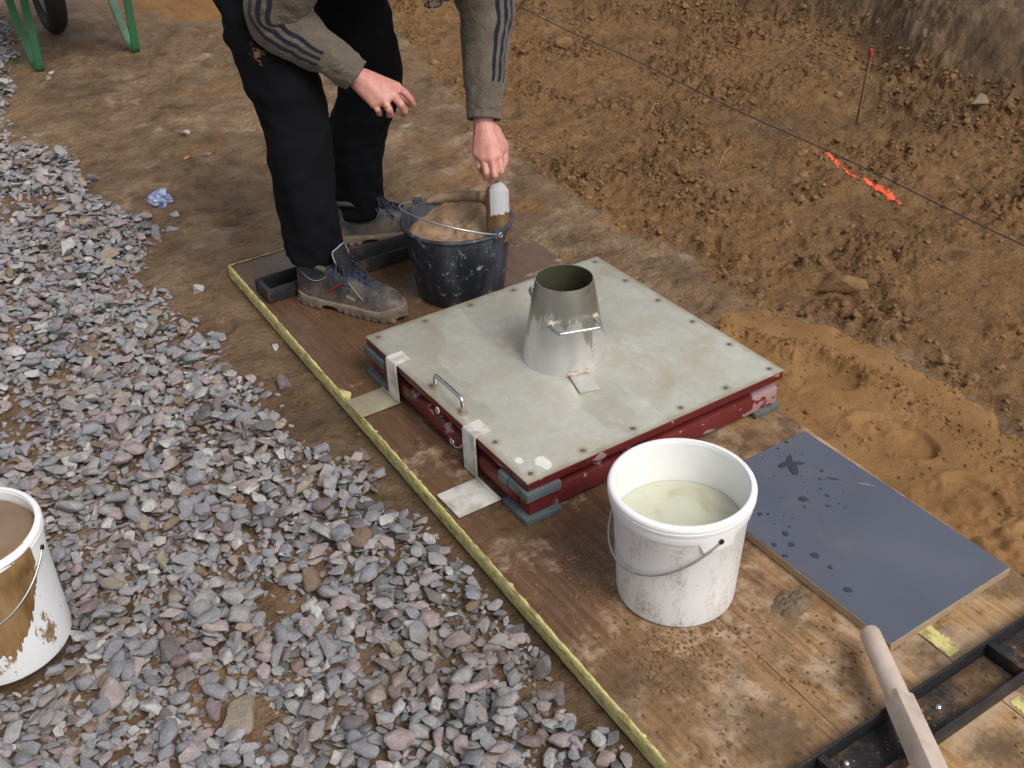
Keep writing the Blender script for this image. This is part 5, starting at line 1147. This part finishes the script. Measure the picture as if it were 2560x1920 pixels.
# shoes
def shoe(heel, yaw, side):
    """heel: point under the heel; yaw: direction of the toe; side: +1 when the outer side is on the right"""
    mt = Matrix.Translation(heel) @ Matrix.Rotation(yaw, 4, 'Z')
    S_ = [-.006, .0, .02, .05, .08, .11, .14, .17, .20, .23, .26, .285, .300, .310, .315]
    HW = [.018, .026, .035, .0385, .0385, .038, .040, .044, .0475, .0490, .0475, .041, .031, .020, .008]
    TP = [.085, .118, .128, .131, .128, .122, .110, .098, .087, .078, .072, .066, .058, .048, .038]
    cy = [0, 0, 0, 0, .001, .002, .003, .004, .004, .003, .001, -.002, -.004, -.005, -.006]
    def hw(s): return interp(s, S_, HW)
    def tp(s): return interp(s, S_, TP)
    def cc(s): return side * interp(s, S_, cy)
    bm = bmesh.new(); rows = []; ns = 46; nk = 26
    ss = [-.006 + .321 * (1 - math.cos(math.pi * i / (ns - 1))) / 2 for i in range(ns)]
    for s in ss:
        row = []
        for k in range(nk + 1):
            a = math.pi * k / nk; ca, sa = math.cos(a), math.sin(a); e = .62 if s > .12 else .48
            y = math.copysign(abs(ca) ** e, ca) * hw(s) * (1 - (.12 if s > .13 else .10) * sa); z = .016 + (tp(s) - .016) * abs(sa) ** (.62 if s > .12 else .5)
            crease = .0025 * math.exp(-((s - .205) / .008) ** 2) * sa + .0015 * math.exp(-((s - .188) / .006) ** 2) * sa
            row.append(bm.verts.new((s, cc(s) + y, z - crease + .0012 * mnoise.noise(V3((s * 60, y * 60, z * 60))))))
        rows.append(row)
    for A, B in zip(rows, rows[1:]):
        for k in range(nk): bm.faces.new((A[k], A[k + 1], B[k + 1], B[k]))
    bm.faces.new(rows[0]); bm.faces.new(rows[-1][::-1])
    for v in [v for v in bm.verts if False]: pass
    bm.transform(mt); up = fin(bm, 'shoe', 'shoe_leather', per, smooth=60)
    # sole: outline swept, with tread blocks
    bm = bmesh.new(); out = []; no = 40
    for i in range(no): s = -.014 + .340 * (1 - math.cos(math.pi * i / (no - 1))) / 2; out.append(s)
    def sw(s): u = (s + .014) / .340; return (interp(min(max(s, -.004), .308), S_, HW) + .006) * (min(1, (u / .045)) ** .5 if u < .045 else 1) * (min(1, ((1 - u) / .07)) ** .5 if u > .93 else 1) + .0006
    def topz(s): return .028 + .010 * math.exp(-((s + .01) / .03) ** 2) + .016 * sst(np.array(.255), np.array(.315), np.array(s)) - .004 * math.exp(-((s - .12) / .04) ** 2)
    def botz(s): return .004 + .010 * math.exp(-((s - .105) / .022) ** 2) + .010 * float(sst(np.array(.28), np.array(.325), np.array(s)))
    lp = [(s, 1) for s in out] + [(s, -1) for s in out[::-1]]
    lv = []
    for (s, q) in lp:
        y = cc(s) + q * sw(s); t = float(topz(s)); b = botz(s); c_ = cc(s)
        lv.append([bm.verts.new(p) for p in ((s, c_ + (y - c_) * .86, t), (s, y - q * .001, t - .002), (s, y + q * .0012, t * .62), (s, y, b + .003), (s, c_ + (y - c_) * .97, b))])
    n = len(lv)
    for i in range(n):
        A, B = lv[i], lv[(i + 1) % n]
        for k in range(4): bm.faces.new((A[k], B[k], B[k + 1], A[k + 1]))
    bm.faces.new([a[-1] for a in lv]); bm.faces.new([a[0] for a in lv][::-1])
    for i, s in enumerate(np.arange(-.004, .30, .0225)):
        if .085 < s < .125: continue
        for q in (-1, 1):
            w2 = sw(s + .006) + .0005; y1 = cc(s) + q * w2; y0_ = cc(s) + q * .010; hi_ = max(botz(s), .006) + .006; box(bm, (s, min(y0_, y1), 0.0 + (botz(s) - .004)), (s + .0155, max(y0_, y1), hi_), .0012)
    bm.transform(mt); fin(bm, 'sole', 'shoe_sole', up, smooth=35)
    # tongue and collar
    bm = bmesh.new(); rows = []
    for i in range(9):
        t = i / 8; s = .168 - .030 * t; z = .098 + .080 * t; w2 = .024 + .010 * t; rows.append([bm.verts.new((s - .012 * abs(q) ** 2, cc(s) + q * w2, z + .004 - .016 * q * q)) for q in np.linspace(-1, 1, 9)])
    for A, B in zip(rows, rows[1:]):
        for k in range(8): bm.faces.new((A[k], A[k + 1], B[k + 1], B[k]))
    bmesh.ops.solidify(bm, geom=bm.faces[:], thickness=.007); bm.transform(mt); tg = fin(bm, 'tongue', 'shoe_leather', up, smooth=60)
    bm = bmesh.new(); tube(bm, bez([(.138 - .012 * q * q, cc(.1) + q * .0345, .183 - .017 * q * q) if abs(q) < .95 else (.136, cc(.1) + q * .033, .140) for q in (-1, -.9, -.5, 0, .5, .9, 1)], 4), .0018, 6); bm.transform(mt); fin(bm, 'tongue_piping', 'grey_trim', tg, smooth=80)
    bm = bmesh.new(); tube(bm, bez([(.105, cc(.1) + .036, .118), (.07, .040, .128), (.03, .036, .133), (-.006, .012, .126), (-.006, -.012, .126), (.03, -.036, .133), (.07, -.040, .128), (.105, cc(.1) - .036, .118)], 5), .009, 10); bm.transform(mt); fin(bm, 'padded_collar', 'shoe_leather', up, smooth=80)
    bm = bmesh.new()
    for i in range(6):
        s = .118 + .0175 * i; z = interp(s, S_, TP) + .006; wv = .020 - .001 * i; d = .016 * (1 if i % 2 else -1)
        tube(bm, bez([(s - .006, cc(s) - wv - .004, z - .016), (s - .002, cc(s) - wv * .6, z - .001), (s + .004, cc(s), z + .004), (s + .009, cc(s) + wv * .6, z - .001), (s + .010, cc(s) + wv + .004, z - .016)], 4), .0026, 6)
        tube(bm, bez([(s + .008, cc(s) - wv - .004, z - .018), (s + .004, cc(s) - wv * .5, z + .002), (s, cc(s), z + .006), (s - .006, cc(s) + wv * .6, z + .002), (s - .008, cc(s) + wv + .004, z - .012)], 4), .0026, 6)
    for q in (-1, 1):
        tube(bm, bez([(.124, 0, .138), (.130, q * .020, .150), (.142, q * .042, .128), (.135, q * .050, .100), (.128, q * .034, .118), (.124, 0, .137)], 5), .0026, 6); tube(bm, bez([(.124, 0, .138), (.150, q * .022, .128), (.168, q * .044, .095), (.182, q * .050, .078)], 5), .0026, 6)
    bm.transform(mt); fin(bm, 'laces', 'laces', up, smooth=80)
    def side_pt(s, fz, off=.0012):
        k = max(0., min(1., (fz - .016) / (tp(s) - .016))); sa = k ** (1 / (.62 if s > .12 else .5)); sa = min(1, sa); ca = math.sqrt(max(0, 1 - sa * sa)); e = .62 if s > .12 else .48
        return V3((s, cc(s) - side * (ca ** e * hw(s) * (1 - .11 * sa) + off), fz))
    bm = bmesh.new(); tube(bm, [side_pt(.100 + .048 * t, .046 + .038 * t ** .7, .0006) for t in np.linspace(0, 1, 12)], .0028, 6); bm.transform(mt); fin(bm, 'side_stripe', 'red_trim', up, smooth=80)
    bm = bmesh.new(); tube(bm, [side_pt(.02 + .08 * t, .098 - .018 * math.sin(t * 3), .0004) for t in np.linspace(0, 1, 12)], .0013, 5); bm.transform(mt); fin(bm, 'seam', 'grey_trim', up, smooth=80); bm = bmesh.new(); tube(bm, [side_pt(.165 + .05 * t, .088 - .036 * t, .0004) for t in np.linspace(0, 1, 10)], .0013, 5); bm.transform(mt); fin(bm, 'seam', 'grey_trim', up, smooth=80)
    cu = bpy.data.curves.new('lettering', 'FONT'); cu.body = 'atlas'; cu.size = .017; to = bpy.data.objects.new('lettering', cu); COL.objects.link(to)
    bpy.context.view_layer.update(); dg = bpy.context.evaluated_depsgraph_get(); me = bpy.data.meshes.new_from_object(to.evaluated_get(dg)); bpy.data.objects.remove(to)
    bm = bmesh.new(); bm.from_mesh(me); bmesh.ops.subdivide_edges(bm, edges=bm.edges[:], cuts=1)
    x1 = max(v.co.x for v in bm.verts)
    for v in bm.verts:
        tx, tz = v.co.x, v.co.y
        if side < 0: tx = x1 - tx
        v.co = side_pt(.160 + tx, .050 + tz - tx * .18, .0016)
    bm.transform(mt); fin(bm, 'lettering', 'print_white', up, recalc=False)
    return up
shoe(V3((-.312, .806, .0012)), math.atan2(-.85, .53), 1)
shoe(V3((-.095, 1.070, .0012)), math.radians(-22), -1)

# ------------------------------------------------------------------ scoop in the left hand
scp = thing('scoop', CP(1248, 575, 2.975), 'white hand scoop smeared with mortar held upright in the black bucket', 'scoop')
def scoop():
    tp_, bt = CP(1242, 452, 2.957), CP(1247, 605, 2.985); ax = (bt - tp_).normalized(); vw = (CAM - tp_).normalized(); s = ax.cross(vw).normalized(); q = s.cross(ax).normalized()
    if s.dot(_r) < 0: s = -s
    L = (bt - tp_).length; bm = bmesh.new(); rows = []; n = 44
    for i in range(70):
        t = i / 69; rr = .031 * (min(1, (t / .16)) ** .5 if t < .16 else 1) * (1 - .0 * t); rows.append([bm.verts.new(tp_ + ax * L * t + (s * (-math.cos(a)) + q * math.sin(a) * .75) * rr) for a in np.linspace(.12, math.pi * 1.0, n)])
    for A, B in zip(rows, rows[1:]):
        for k in range(n - 1): bm.faces.new((A[k], A[k + 1], B[k + 1], B[k]))
    bmesh.ops.solidify(bm, geom=bm.faces[:], thickness=.002)
    me = bpy.data.meshes.new('blade'); bmesh.ops.recalc_face_normals(bm, faces=bm.faces)
    for f in bm.faces:
        c = f.calc_center_median() - tp_; t = c.dot(ax) / L; u = c.dot(s); f.material_index = 1 if t + u * 3.2 * .5 + .05 * mnoise.noise(c * 90) > .56 or u < -.020 else 0
        f.smooth = True
    bm.to_mesh(me); bm.free(); me.materials.append(M['scoop_white']); me.materials.append(M['mortar_smear']); me.set_sharp_from_angle(angle=math.radians(50)); link('blade', me, None, scp)
    bm = bmesh.new(); tube(bm, bez([CP(1220, 345, 2.950), CP(1222, 380, 2.945), CP(1226, 420, 2.946), tp_ + ax * .012], 5), [.011] * 16, 12); fin(bm, 'handle', 'stake_wood', scp, smooth=60)
scoop()
print('OBJECTS', len(bpy.data.objects), 'TRIS', sum(sum(len(p.vertices) - 2 for p in me.polygons) for me in bpy.data.meshes))
